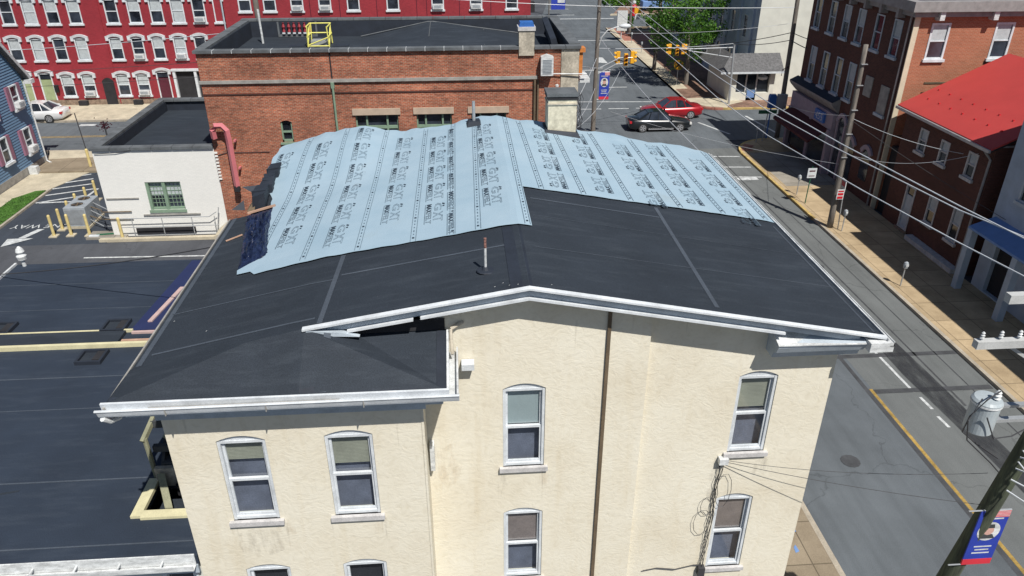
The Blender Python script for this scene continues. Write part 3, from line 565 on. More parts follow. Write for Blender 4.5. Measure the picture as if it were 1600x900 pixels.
# right eave gutter, left eave trim
MB().box(7.32, 7.345, 10.55, 20.95, 8.98, 9.095).box(7.345, 7.42, 10.5, 20.95, 8.97, 8.985).box(7.405, 7.42, 10.5, 20.95, 8.985, 9.065).build('eave_gutter', 'worn', HB)
MB().box(7.0, 7.42, 10.5, 10.78, 8.86, 9.04).build('gutter_end', 'worn', HB)
MB().box(-5.565, -5.535, 9.6, 17.0, 8.92, 9.02).build('eave_trim', 'greyband', HB)
# wing gutter: box gutter with back, floor and rolled lip
gt = MB(); gt.hexa([(-5.6, 9.50, 8.93), (-.14, 9.50, 8.95), (-.14, 9.66, 8.95), (-5.6, 9.66, 8.93)], [(-5.6, 9.50, 8.95), (-.14, 9.50, 8.97), (-.14, 9.66, 8.97), (-5.6, 9.66, 8.95)])
gt.hexa([(-5.6, 9.49, 8.95), (-.14, 9.49, 8.97), (-.14, 9.515, 8.97), (-5.6, 9.515, 8.95)], [(-5.6, 9.46, 9.05), (-.14, 9.46, 9.07), (-.14, 9.49, 9.07), (-5.6, 9.49, 9.05)])
gt.hexa([(-5.6, 9.64, 8.95), (-.3, 9.64, 8.97), (-.3, 9.665, 8.97), (-5.6, 9.665, 8.95)], [(-5.6, 9.62, 9.08), (-.3, 9.62, 9.08), (-.3, 9.66, 9.085), (-5.6, 9.66, 9.085)])
gt.tube([(-5.62, 9.47, 9.055), (-.14, 9.47, 9.075)], .022, 6); gt.build('box_gutter', 'white', HB)
gj = MB(); [gj.box(x, x + .012, 9.455, 9.52, 8.93, 9.06) for x in (-4.6, -3.1, -1.62)]; gj.build('gutter_joint', 'greyband', HB)
gs = MB(); gs.hexa([(-4.9, 9.54, 8.985), (-2.0, 9.54, 8.992), (-2.0, 9.62, 8.992), (-4.9, 9.62, 8.985)], [(-4.9, 9.54, 8.99), (-2.0, 9.54, 8.997), (-2.0, 9.62, 8.997), (-4.9, 9.62, 8.99)]); gs.build('gutter_grime', 'greyband', HB)
g2 = MB().box(-.325, -.16, 9.66, 10.9, 8.93, 8.95).box(-.18, -.15, 9.55, 10.9, 8.95, 9.06); g2.hexa([(-.335, 9.66, 8.95), (-.30, 9.66, 8.95), (-.30, 10.9, 8.95), (-.335, 10.9, 8.95)], [(-.335, 9.66, 9.07), (-.30, 9.66, 9.07), (-.30, 10.95, 9.38), (-.335, 10.95, 9.38)]); g2.build('side_gutter', 'worn', HB)
MB().tube([(-.26, 10.9, 9.42), (-.05, 11.0, 9.50)], .035, 8).tube([(-.26, 10.88, 9.43), (-.26, 10.8, 9.3), (-.24, 10.6, 9.1)], .03, 8).build('overflow_pipe', 'oldstucco', HB)
MB().box(-.10, .12, 10.80, 10.98, 8.62, 8.74).build('downspout_elbow', 'white', HB)
MB().tube([(-5.55, 9.5, 8.9), (-5.5, 9.6, 8.78), (-5.42, 9.75, 8.74)], .045, 8).build('gutter_outlet', 'worn', HB)
MB().box(-5.3, -.45, 9.66, 10.0, 8.86, 8.90).box(-5.3, -.4, 9.67, 9.72, 8.78, 8.93).build('wing_soffit', 'bluegrey', HB)
MB().box(-5.0, -.70, 9.93, 9.995, 8.5, 8.62).build('frieze_board', 'bluegrey', HB)
MB().hexa([(-.79, 9.99, 2.2), (-.75, 9.99, 2.2), (-.75, 10.06, 2.2), (-.79, 10.06, 2.2)], [(-.79, 9.985, 8.5), (-.75, 9.985, 8.5), (-.75, 10.06, 8.5), (-.79, 10.06, 8.5)]).build('corner_bead', 'stucco', HB)
MB().box(-.74, -.66, 10.80, 10.97, 6.4, 7.0).build('downspout_stub', 'worn', HB)
MB().hexa([(2.46, 10.95, 0), (2.53, 10.95, 0), (2.53, 10.995, 0), (2.46, 10.995, 0)], [(2.45, 10.95, 9.85), (2.51, 10.95, 9.85), (2.51, 10.995, 9.85), (2.45, 10.995, 9.85)]).build('conduit', 'brown', HB)
# windows of the stucco building
Om = (0, 11.0, 0); Or = (0, 11.11, 0); Ow = (0, 10.0, 0); U = (1, 0, 0); V = (0, -1, 0)
def hw(O, o, **kw): hung_window(HB, O, U, V, o[0], o[1], o[2], o[3], o[4], **kw)
hw(Om, OPM[0], top='greenshade'); hw(Om, OPM[1], top='curtain', frac=1, low='mull'); hw(Or, OPR[0], top='blind', frac=.9); hw(Or, OPR[1], top='curtain')
hw(Ow, OPW[0], top='blind', frac=.55); hw(Ow, OPW[1], top='blind', frac=.78); hw(Ow, OPW[2], low='dark'); hw(Ow, OPW[3], low='dark')
# dirt and rust runs under the sills: thin stains with a shape of their own
stain = NT('rust_stain'); stn = stain.noise(stain.pos((3, 3, .8)), 2.5, 4); sc_ = stain.ramp(stn, [(.45, (0, 0, 0, 1)), (.8, (.22, .22, .22, 1))]); stain.b.inputs['Base Color'].default_value = (.42, .27, .12, 1); stain.b.inputs['Roughness'].default_value = .9
stain.l(sc_, stain.b.inputs['Alpha']); M['stain'] = stain.m
stk = NT('dirt_stain'); stn = stk.noise(stk.pos((4, 4, .9)), 2.2, 4); sc_ = stk.ramp(stn, [(.42, (0, 0, 0, 1)), (.8, (.22, .22, .22, 1))]); stk.b.inputs['Base Color'].default_value = (.20, .17, .14, 1); stk.l(sc_, stk.b.inputs['Alpha']); M['dirt'] = stk.m
for yv, x0, x1, z0, z1, mm in ((10.996, .5, .72, 5.5, 6.12, 'dirt'), (10.996, 1.25, 1.6, 5.7, 6.12, 'stain'), (11.106, 5.5, 6.0, 5.5, 6.1, 'dirt'), (9.996, -4.3, -3.2, 5.2, 6.08, 'dirt'), (9.996, -3.5, -3.1, 5.7, 6.2, 'stain'), (9.996, -1.8, -1.4, 5.6, 6.1, 'stain'), (10.996, -.7, -.1, 5.7, 7.0, 'stain'), (11.106, 5.7, 6.2, 2.4, 3.0, 'stain'), (11.106, 4.7, 5.0, 4.8, 6.2, 'dirt')):
    n = 10; pts = [(x0 + (x1 - x0) * (.5 + .5 * math.cos(6.283 * i / n) * random.uniform(.7, 1)), yv, z0 + (z1 - z0) * (.5 + .5 * math.sin(6.283 * i / n) * random.uniform(.7, 1))) for i in range(n)]
    MB().face(pts).build('wall_stain', mm, HB)
rdp = random.Random(21)
for yv, xs_, zt_ in ((10.995, (.52, .58, 1.38, 1.5), 6.13), (11.105, (4.97, 5.72, 5.83), 6.13), (9.995, (-4.24, -4.16, -3.36, -3.3), 6.09), (9.995, (-2.5, -1.62, -1.56), 6.09), (10.995, (-.3, .1, 1.9, 2.9), 9.45), (11.105, (3.9, 4.6), 9.3), (9.995, (-4.6, -3.0, -1.2), 8.5)):
    for x_ in xs_:
        w_ = rdp.uniform(.012, .03); l_ = rdp.uniform(.35, 1.0); MB().face([(x_ - w_, yv, zt_), (x_ + w_, yv, zt_), (x_ + w_ * .5, yv, zt_ - l_ * .6), (x_, yv, zt_ - l_), (x_ - w_ * .6, yv, zt_ - l_ * .5)]).build('drip_mark', 'dirt', HB)
# junction box with tangled cables beside the right windows
MB().box(4.86, 5.04, 10.98, 11.10, 6.02, 6.16).build('cable_box', 'worn', HB)
cbm = MB()
for j in range(5):
    pts = []; x = 4.93 + random.uniform(-.03, .03)
    for i in range(12): z = 6.05 - i * .28; pts.append((x + random.uniform(-.05, .05) - .02 * i / 3, 11.07 - random.uniform(0, .04), z))
    cbm.tube(pts, .006, 4)
for cz, rx, rz, cx in ((5.3, .16, .45, 5.06), (4.9, .14, .25, 4.78), (4.45, .18, .35, 4.72)): cbm.tube([(cx + rx * math.cos(a * .63), 11.04, cz + rz * math.sin(a * .63)) for a in range(11)], .006, 4)
cbm.build('tangled_cable', 'wiredark', HB)
MB().tube([(3.6, 11.06, 3.1), (3.9, 11.06, 3.16), (4.3, 11.05, 3.1), (4.7, 11.05, 3.2), (4.86, 11.04, 3.2)], .012, 5).box(4.8, 4.94, 10.98, 11.1, 2.9, 3.15).build('wall_cable', 'wiredark', HB)
# pale blue underlayment, draped with small wrinkles
def hash2(i, j): return random.Random(i * 7919 + j * 104729).random()
def wr(x, y):
    i, j = math.floor(x * 1.7), math.floor(y * .9); fx, fy = x * 1.7 - i, y * .9 - j; fx = fx * fx * (3 - 2 * fx); fy = fy * fy * (3 - 2 * fy)
    return (hash2(i, j) * (1 - fx) + hash2(i + 1, j) * fx) * (1 - fy) + (hash2(i, j + 1) * (1 - fx) + hash2(i + 1, j + 1) * fx) * fy
zfelt = lambda x, y: zr(x, y) + .012 + .014 * wr(x, y) * ss(.0, .5, 21.2 - y + .3) + (.02 * math.sin(x * 3.1) + .012 * math.sin(x * 9.7 + 1)) * ss(20.2, 21.1, y)
def left_edge(y):
    pts = [(13.3, -4.5), (13.7, -4.5), (14.2, -4.02), (15.5, -4.3), (17.0, -4.52), (18.2, -4.8), (19.45, -5.12), (20.4, -5.05), (21.2, -4.95)]
    for (a, b), (c, d) in zip(pts, pts[1:]):
        if y <= c: return b + (d - b) * (y - a) / (c - a)
    return pts[-1][1]
fm = MB(); ys1 = lin(13.3, 21.1, 40)
NX = 44; cols = []
for j, y in enumerate(ys1):
    e = left_edge(y) + .03 * math.sin(y * 9); row = []
    for i in range(NX + 1):
        x = e + (1.34 - e) * i / NX
        yy = y
        if j == 0: yy = 13.3 - .05 * (x + 2) * .3 + .012 * math.sin(x * 11) + (.38 if x < -4.1 else 0)
        if j == len(ys1) - 1: yy = y + .06 * math.sin(x * 4.3) + .05 * math.sin(x * 13)
        row.append(fm.P((x, yy, zfelt(x, yy))))
    cols.append(row)
for A, B in zip(cols, cols[1:]):
    for i in range(NX): fm.f.append([A[i], A[i + 1], B[i + 1], B[i]])
ys2 = lin(15.6, 21.1, 28); cols = []
for j, y in enumerate(ys2):
    row = []
    for i in range(31):
        x = 1.34 + (7.31 - 1.34) * i / 30; yy = y
        if j == 0: yy = 15.42 + (x - 1.34) * .055 + .01 * math.sin(x * 13)
        if j == len(ys2) - 1: yy = y + .08 * math.sin(x * 3.3)
        row.append(fm.P((x, yy, zfelt(x, yy) - (.03 if i == 30 else 0))))
    cols.append(row)
for A, B in zip(cols, cols[1:]):
    for i in range(30): fm.f.append([A[i], A[i + 1], B[i + 1], B[i]])
felt = fm.build('underlayment', 'felt', HB)
sd = felt.modifiers.new('thickness', 'SOLIDIFY'); sd.thickness = .003; sd.offset = -1
# print: black MAX, outlined FELT over a rule, and the large outlined letters beside it
inkA = MB(); inkB = MB()
def logo(xr, yc, side, full=True):
    # u runs along reading direction 0..1.05, v across 0 (baseline rule) .. .5
    if side < 0: mp = lambda u, v: (xr - .50 + v, yc + .52 - u, zfelt(xr - .50 + v, yc + .52 - u) + .010)
    else: mp = lambda u, v: (xr - v, yc - .52 + u, zfelt(xr - v, yc - .52 + u) + .010)
    text(inkB, 'MAX', mp, 0.0, .46, .05, .16); text(inkB, 'FELT', mp, .48, 1.03, .05, .16, .014)
    a = [mp(u, .018) for u in (0, .25, .5, .75, 1.03)]; b = [mp(u, .034) for u in (0, .25, .5, .75, 1.03)]
    for i in range(4): inkA.face([a[i], a[i + 1], b[i + 1], b[i]])
    if full:
        text(inkA, 'G', mp, -.0, .38, .215, .375, .011); text(inkA, 'XT', mp, .47, .97, .20, .40, .011)
        
        inkB.face([mp(.02, .385), mp(.08, .38), mp(.13, .43), mp(.08, .445)]); inkB.face([mp(.17, .39), mp(.22, .39), mp(.22, .435), mp(.17, .43)])
def border(x0, y0, x1, y1, wd=.105):
    n = max(3, int((y1 - y0) / .5))
    for s in (-wd / 2, wd / 2):
        for i in range(n):
            p = [(x0 + (x1 - x0) * q / n + s, y0 + (y1 - y0) * q / n) for q in (i, i + 1)]
            inkA.face([(p[0][0] - .006, p[0][1], zfelt(*p[0]) + .010), (p[0][0] + .006, p[0][1], zfelt(*p[0]) + .010), (p[1][0] + .006, p[1][1], zfelt(*p[1]) + .010), (p[1][0] - .006, p[1][1], zfelt(*p[1]) + .010)])
    y = y0 + .15; kx = 0
    while y < y1 - .2:
        x = x0 + (x1 - x0) * (y - y0) / (y1 - y0); z = zfelt(x, y) + .010
        if kx % 6 == 0: inkB.face([(x - .022, y - .03, z), (x + .022, y - .03, z), (x + .022, y + .03, z), (x - .022, y + .03, z)])
        else: l = random.uniform(.04, .085); inkA.face([(x - .011, y - l / 2, z), (x + .011, y - l / 2, z), (x + .011, y + l / 2, z), (x - .011, y + l / 2, z)])
        y += .165; kx += 1
for x, y0 in ((-4.2, 14.6), (-3.15, 13.42), (-2.06, 13.35), (-.97, 13.3), (-.2, 13.3), (.3, 13.3), (1.26, 13.3)): border(x, y0, x + (.12 if abs(x - .3) < .01 else .03), 21.0)
for x in (1.76, 2.72, 3.82, 5.0, 6.05, 7.12): border(x, 15.45 + (x - 1.34) * .06, x - (.1 if x < 7 else 0), 20.9)
for xr, ph, full in ((-4.45, .5, True), (-3.41, .62, True), (-2.32, .05, True), (-1.22, .72, True), (-.30, .3, True), (.17, .82, False), (.93, .66, True)):
    y = 13.0 + ph
    while y < 20.6:
        y += .0
        if y - .5 > 13.3 and left_edge(y - .4) < xr - .6 and left_edge(min(y + .5, 21)) < xr - .6: logo(xr, y, -1, full)
        y += 1.225
for xr, ph in ((2.42, .75), (3.50, .95), (4.66, .55), (5.72, 1.1), (6.82, .35)):
    y = 15.45 + ph
    while y < 20.6: logo(xr, y, 1); y += 1.225
# creases where the rolls overlap
inkA.build('printed_outline', 'ink', felt); inkB.build('printed_letters', 'inkdark', felt)
stn2 = MB(); 
for cx, cy, rr_ in ((-2.42, 17.9, .10), (-2.5, 17.15, .13)): stn2.face([(cx + rr_ * math.cos(t * .7) * random.uniform(.6, 1), cy + rr_ * 2 * math.sin(t * .7) * random.uniform(.6, 1), zfelt(cx, cy) + .014) for t in range(9)])
stn2.build('mud_stain', 'dirt', felt)
# chimney through the back of the roof
ch = MB(); ch.box(2.44, 3.22, 20.2, 20.9, 9.5, 11.02); cho = ch.build('chimney', 'chimstucco', HB)
MB().box(2.40, 3.26, 20.16, 20.94, 11.02, 11.10).build('chimney_cap', 'coping', cho); MB().box(2.42, 3.24, 20.18, 20.92, 10.93, 11.02).build('chimney_soot_band', 'dark', cho); MB().box(2.42, 3.24, 20.17, 20.93, 10.80, 10.84).build('chimney_band', 'oldstucco', cho)
MB().hexa([(2.28, 20.0, 9.90), (3.46, 20.0, 9.68), (3.4, 20.95, 9.7), (2.34, 20.95, 9.9)], [(2.38, 20.15, 10.12), (3.28, 20.15, 10.02), (3.28, 20.95, 10.02), (2.38, 20.95, 10.12)]).build('chimney_flashing', 'cap', cho)
v_ = MB().tube([(.41, 20.5, 10.2), (.41, 20.5, 10.86)], .045, 10).build('vent_pipe', 'metal', HB); MB().hexa([(.2, 20.3, 10.15), (.63, 20.3, 10.18), (.63, 20.75, 10.2), (.2, 20.75, 10.2)], [(.26, 20.36, 10.32), (.56, 20.36, 10.34), (.56, 20.7, 10.34), (.26, 20.7, 10.33)]).build('pipe_boot', 'cap', v_)
v_ = MB().tube([(.37, 11.55, 10.1), (.37, 11.55, 10.62)], .023, 10).build('vent_pipe', 'worn', HB)
tag(v_, 'white roof vent pipe with rusty top'); MB().tube([(.37, 11.55, 10.61), (.37, 11.55, 10.79)], .024, 10).build('rusty_pipe_end', mat('pipe_rust', (.26, .13, .11, 1), .8, .6, 25), v_)
MB().lathe((.37, 11.55, 10.12), [(.16, 0.06), (.15, .072), (.07, .08), (.045, .12), (.032, .13)], 14).build('pipe_boot', 'cap', v_)

# loose things lying on the left back edge of the roof
def crumple(name, poly, z0, amp, m, parent=None, n=14, seed=3):
    rd = random.Random(seed); mb = MB(); xs = [p[0] for p in poly]; ysx = [p[1] for p in poly]
    # bilinear patch over four corners
    a, b, c, d = poly; idx = []
    for i in range(n + 1):
        row = []
        for j in range(n + 1):
            s, t = i / n, j / n; x = (a[0] * (1 - s) + b[0] * s) * (1 - t) + (d[0] * (1 - s) + c[0] * s) * t; y = (a[1] * (1 - s) + b[1] * s) * (1 - t) + (d[1] * (1 - s) + c[1] * s) * t
            e = min(s, 1 - s, t, 1 - t); h = rd.random() * amp * min(1, e * 5) + (.02 if e else .0); row.append(mb.P((x + rd.uniform(-.02, .02), y + rd.uniform(-.03, .03), z0(x, y) + h)))
        idx.append(row)
    for A, B in zip(idx, idx[1:]):
        for i in range(n): mb.f.append([A[i], A[i + 1], B[i + 1], B[i]])
    return mb
tp = crumple('t', [(-4.52, 13.72), (-4.0, 14.1), (-4.5, 17.02), (-5.12, 16.95)], lambda x, y: zr(x, y) + .0, .16, 'tarp').build('tarpaulin', 'tarp'); tag(tp, 'crumpled navy tarpaulin lying beside the left edge of the pale blue underlayment', 'tarpaulin')
t = thing('felt_stack', (-4.9, 18, 9.2), 'ragged stack of torn black roofing pieces standing at the far left edge of the roof', 'roofing scrap')
for i in range(9):
    x = -4.86 - .03 * (i % 3); y = 17.15 + i * .27; MB().hexa([(x - .17, y, 9.12), (x + .14, y, 9.12), (x + .14, y + .25, 9.15), (x - .17, y + .25, 9.15)], [(x - .12 - .05 * math.sin(i), y - .02, 9.52 + .05 * math.sin(i * 2.1)), (x + .17, y + .02, 9.56 + .04 * math.cos(i)), (x + .17, y + .22, 9.58), (x - .13, y + .24, 9.53)]).build('torn_sheet', 'cap', t)
MB().face([(-4.95, 17.0, 9.15), (-5.15, 17.1, 9.17), (-5.15, 17.4, 9.2), (-5.0, 17.5, 9.4), (-4.95, 17.3, 9.4)]).build('torn_flap', 'brown', t)
MB().face([(-5.5, 17.1, 9.22), (-5.2, 17.15, 9.18), (-5.25, 17.35, 9.36)]).face([(-5.4, 17.9, 9.5), (-5.1, 17.8, 9.35), (-5.05, 18.0, 9.5)]).build('torn_flap', 'cap', t)
tag(MB().bar((-5.1, 16.98, 9.17), (-4.45, 17.08, 9.32), .06, .04).build('timber_batten', 'boardwood'), 'bare timber batten lying across the step at the left roof edge', 'timber')
tag(MB().bar((-5.25, 15.55, 9.10), (-4.92, 15.72, 9.17), .035, .02).build('roofing_lath', 'boardwood'), 'short thin lath lying flat on the black roof near its left edge', 'timber')
#--PART3--
# ================================================================ LOW EXTENSION with dark roof, bottom left
LX = thing('low_extension', (-9.5, 16, 0), 'low extension with flat blue-black roof against the stucco building, bottom left', 'building')
m = MB(); wall(m, 14.2 - 4.97, 0, 5.15, []); w = MB((0, 10.15, 0), (1, 0, 0), (0, -1, 0)); OX = [(-5.75, -5.1, 3.2, 4.95), (-7.6, -6.9, 3.2, 4.95), (-9.2, -8.5, 3.2, 4.95)]; wall(w, -4.97, 0, 5.2, OX, u0=-14.2)
w.face([(-14.2, 0, 0), (-14.2, 0, 5.2), (-14.2, -12.4, 5.2), (-14.2, -12.4, 0)]); w.face([(-14.2, -12.4, 0), (-4.97, -12.4, 0), (-4.97, -12.4, 5.2), (-14.2, -12.4, 5.2)]); w.build('wall', 'offwhite', LX)
for o in OX: far_window(LX, (0, 10.15, 0), (1, 0, 0), (0, -1, 0), *o)
rf = MB().box(-14.25, -6.35, 10.0, 16.9, 5.2, 5.4).box(-6.35, -4.97, 12.0, 16.9, 5.2, 5.4).box(-6.35, -4.97, 10.0, 11.0, 5.2, 5.4).box(-14.25, -4.97, 16.9, 22.5, 5.2, 5.40).build('roof', 'roofblue', LX)
[MB().box(-14.2, -4.98 if y < 11 or y > 12.1 else -6.4, y, y + w_, 5.401, 5.408).build('seam_strip', 'roofhi', rf) for y, w_ in ((12.13, .035), (10.35, .03), (14.6, .02), (15.9, .03), (19.4, .015), (21.0, .02))]
MB().hexa([(-14.2, 10.9, 5.401), (-9.0, 11.9, 5.401), (-9.0, 11.95, 5.401), (-14.2, 10.95, 5.401)], [(-14.2, 10.9, 5.407), (-9.0, 11.9, 5.407), (-9.0, 11.95, 5.407), (-14.2, 10.95, 5.407)]).build('seam_wrinkle', 'roof', rf)
MB().box(-14.2, -9.15, 17.35, 17.95, 5.4, 5.5).build('parapet', 'roof', rf); MB().box(-14.2, -4.98, 17.24, 17.34, 5.4, 5.52).build('cream_parapet_face', 'cream', rf); MB().box(-14.2, -9.0, 18.0, 18.06, 5.4, 5.48).build('cream_parapet_edge', 'cream', rf)
MB().box(-9.0, -4.98, 17.9, 17.98, 5.4, 5.46).build('pale_board', 'paleboard', rf); MB().box(-9.05, -4.98, 17.36, 17.44, 5.45, 5.53).build('pale_board', 'boardwood', rf)
MB().face([(-9.1, 18.08, 5.412), (-4.98, 18.08, 5.412), (-4.98, 22.4, 5.412), (-8.75, 22.4, 5.412)]).build('navy_sheet', mat('navy_sheet_cloth', (0.018, 0.026, 0.085, 1), .6, .1, 2), rf)
MB().box(-14.28, -14.22, 10, 22.5, 5.35, 5.47).build('edge_trim', 'worn', rf)
tag(MB().hexa([(-8.78, 18.5, 5.41), (-8.66, 18.5, 5.41), (-8.40, 20.5, 5.41), (-8.52, 20.5, 5.41)], [(-8.78, 18.5, 5.45), (-8.66, 18.5, 5.45), (-8.40, 20.5, 5.45), (-8.52, 20.5, 5.45)]).build('loose_board', 'paleboard'), 'long pinkish board lying lengthwise on the navy sheet of the low roof', 'board')
for x, y, lb in ((-9.55, 16.75, 'nearest square roof hatch, in front of the cream parapet face'), (-9.55, 18.3, 'square roof hatch behind the right end of the low cream-edged parapet'), (-12.6, 18.35, 'square roof hatch behind the parapet at the left edge of the photo')):
    t = thing('roof_hatch', (x, y, 5.4), lb, 'roof hatch', 'square hatches on the low roof')
    MB().box(x - .32, x + .32, y - .3, y - .24, 5.4, 5.5).box(x - .32, x + .32, y + .24, y + .3, 5.4, 5.5).box(x - .32, x - .26, y - .24, y + .24, 5.4, 5.5).box(x + .26, x + .32, y - .24, y + .24, 5.4, 5.5).build('hatch_kerb', 'cap', t)
    MB().box(x - .26, x + .26, y - .24, y + .24, 5.405, 5.43).build('hatch_pan', 'roof', t); MB().box(x + .08, x + .26, y - .2, y + .2, 5.44, 5.5).build('hatch_throat', 'dark', t)
gx = MB().box(-14.3, -5.02, 9.84, 9.98, 5.18, 5.2).box(-14.3, -5.02, 9.83, 9.85, 5.2, 5.31).box(-14.3, -5.02, 9.985, 10.01, 5.2, 5.44); gx.build('gutter', 'worn', LX)
gb = MB(); [gb.box(-5.6 - .75 * i, -5.57 - .75 * i, 9.85, 9.98, 5.30, 5.325) for i in range(11)]; gb.build('gutter_brackets', 'worn', LX)
MB().box(-14.2, -5.0, 9.99, 10.04, 4.98, 5.18).build('fascia', 'bluegrey', LX)
t = tag(MB().lathe((-13.95, 22.4, 5.4), [(.06, 0), (.06, .2), (.13, .24), (.15, .36), (.08, .42), (.13, .5), (.1, .6), (.03, .68)], 12).build('roof_vent', 'worn'), 'small white cowl vent on the far left corner of the low roof', 'roof vent')
# light well with cream trim and dark stair beside the stucco wall
t = thing('light_well', (-5.7, 11.5, 5.4), 'cream framed opening cut in the low roof beside the stucco wall', 'light well')
MB().box(-6.50, -6.30, 11.0, 12.05, 5.38, 5.46).box(-6.30, -4.97, 10.95, 11.15, 5.38, 5.46).build('frame', 'cream', t); MB().box(-6.33, -4.97, 11.98, 12.08, 5.3, 5.75).build('rear_board', 'oldstucco', t)
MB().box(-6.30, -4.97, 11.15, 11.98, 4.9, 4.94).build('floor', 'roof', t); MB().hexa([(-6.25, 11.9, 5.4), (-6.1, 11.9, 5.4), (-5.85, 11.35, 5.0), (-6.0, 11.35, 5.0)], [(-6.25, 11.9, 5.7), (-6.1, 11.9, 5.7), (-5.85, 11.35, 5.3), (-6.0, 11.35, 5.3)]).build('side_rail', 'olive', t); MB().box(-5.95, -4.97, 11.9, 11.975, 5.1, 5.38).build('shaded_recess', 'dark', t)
t = thing('timber_stair', (-5.6, 12.6, 5.4), 'dark timber fire stair against the shaded left wall below the eave corner', 'stair')
for i in range(5):
    MB().box(-6.2, -5.05, 12.1 + .26 * i, 12.34 + .26 * i, 5.75 + .24 * i, 5.80 + .24 * i).build('tread', 'darkwood', t)
MB().bar((-6.2, 12.1, 5.6), (-6.2, 13.5, 6.85), .06, .22).build('stringer', 'darkwood', t); MB().bar((-5.2, 12.1, 5.6), (-5.2, 13.5, 6.85), .06, .22).build('stringer', 'darkwood', t)
MB().box(-6.35, -5.0, 12.4, 12.5, 6.45, 6.62).box(-6.35, -5.0, 12.2, 12.3, 6.0, 6.14).build('cross_rail', 'darkwood', t)
MB().bar((-6.45, 12.1, 6.35), (-5.85, 14.1, 7.65), .08, .1).build('handrail', 'olive', t); MB().bar((-5.95, 12.0, 6.5), (-5.45, 13.5, 7.55), .07, .09).build('handrail', 'olive', t)
MB().tube([(-6.4, 12.15, 5.4), (-6.42, 12.15, 6.4)], .05, 8).build('newel_post', 'olive', t); MB().tube([(-6.15, 12.9, 5.4), (-6.15, 12.9, 6.9)], .045, 8).build('newel_post', 'darkwood', t)
MB().box(-6.38, -5.0, 13.5, 13.56, 5.4, 6.9).build('back_panel', 'darkwood', t)
sb = MB(); [sb.bar((-6.3 + .3 * i, 12.55, 5.5), (-6.1 + .3 * i, 13.4, 6.9), .03, .05) for i in range(4)]; sb.build('balusters', 'olive', t)

# ================================================================ BRICK COMMERCIAL BUILDING behind
BB = thing('brick_commercial_building', (-3, 41, 0), 'orange-red brick building with a walled flat roof, behind the blue underlayment', 'building')
O = (0, 37.0, 0); OB = [(-5.10, -3.0, 3.9, 6.15), (-2.10, -.35, 3.9, 6.15), (.62, 2.36, 3.9, 6.15), (-8.78, -8.22, 4.85, 5.95, .1)]
w = MB(O, (1, 0, 0), (0, -1, 0)); wall(w, 5.9, 0, 9.2, OB, t=.3, u0=-12.2)
w.face([(5.9, 0, 0), (5.9, -9.4, 0), (5.9, -9.4, 9.3), (5.9, 0, 9.2)]); w.face([(-12.2, 0, 0), (-12.2, -9.4, 0), (-12.2, -9.4, 9.2), (-12.2, 0, 9.2)]); w.face([(-12.2, -9.4, 0), (5.9, -9.4, 0), (5.9, -9.4, 9.2), (-12.2, -9.4, 9.2)])
w.build('wall', 'brick', BB)
MB().box(-12.15, 5.85, 37.3, 46.1, 8.3, 8.4).build('roof', 'roof', BB)
mb = MB(); mb.box(-11.9, 5.6, 45.95, 46.1, 8.4, 9.28); mb.box(-12.2 + .3, -11.75, 37.3, 46.0, 8.4, 9.25); mb.box(5.45, 5.6, 37.3, 46, 8.4, 9.25); mb.box(-11.7, 5.5, 37.28, 37.34, 8.4, 9.2); mb.build('parapet_lining', 'cap', BB)
MB().hexa([(-5.6, 40.0, 8.4), (5.0, 40.0, 8.4), (4.2, 45.8, 8.41), (-5.4, 45.8, 8.41)], [(-1.6, 43.0, 8.8), (-1.3, 43.0, 8.8), (-1.3, 45.8, 9.24), (-1.6, 45.8, 9.24)]).build('roof_cricket', 'roof', BB)
MB().tube([(-5.5, 45.6, 8.45), (-1.6, 45.6, 9.22), (-1.3, 45.6, 9.22), (4.3, 45.6, 8.45)], .035, 6).tube([(-1.5, 43.0, 8.83), (-1.45, 45.6, 9.25)], .02, 5).tube([(1.5, 41.5, 8.6), (1.6, 45.6, 8.85)], .015, 5).build('cricket_seam', 'coping', BB)
cpn = MB()
def coping(mb, x0, x1, y0, y1, z, n, alongx=True):
    for i in range(n):
        a, b = i / n, (i + 1) / n; g_ = .012
        if alongx: mb.box(x0 + (x1 - x0) * a + g_, x0 + (x1 - x0) * b - g_, y0, y1, z, z + .13)
        else: mb.box(x0, x1, y0 + (y1 - y0) * a + g_, y0 + (y1 - y0) * b - g_, z, z + .13)
coping(cpn, -12.3, 3.0, 36.85, 37.32, 9.2, 17); coping(cpn, 3.72, 6.0, 36.85, 37.32, 9.2, 3); coping(cpn, -12.3, 6.0, 45.95, 46.45, 9.26, 20); coping(cpn, -12.3, -11.82, 37.35, 45.9, 9.22, 9, False); coping(cpn, 5.45, 6.0, 37.35, 45.9, 9.24, 9, False)
cpn.build('coping_tiles', 'coping', BB)
jt = MB(); 
for i in range(1, 17): jt.box(-12.3 + .9 * i - .012, -12.3 + .9 * i + .012, 36.845, 37.325, 9.19, 9.332)
jt.build('coping_joints', 'worn', BB)
MB().box(-12.25, 3.9, 36.90, 36.998, 7.78, 7.93).build('band_course', 'greyband', BB); MB().box(-12.22, 3.7, 36.955, 36.998, 7.24, 7.30).build('corbel_course', 'brickdark', BB)
MB().box(5.05, 5.92, 36.95, 36.997, 0, 9.19).build('stucco_strip', 'oldstucco', BB)
for a, b in ((-5.22, -2.88), (-2.24, -.24), (.45, 2.5)): MB().box(a, b, 36.93, 36.999, 6.15, 6.46).build('lintel', 'lintel', BB)
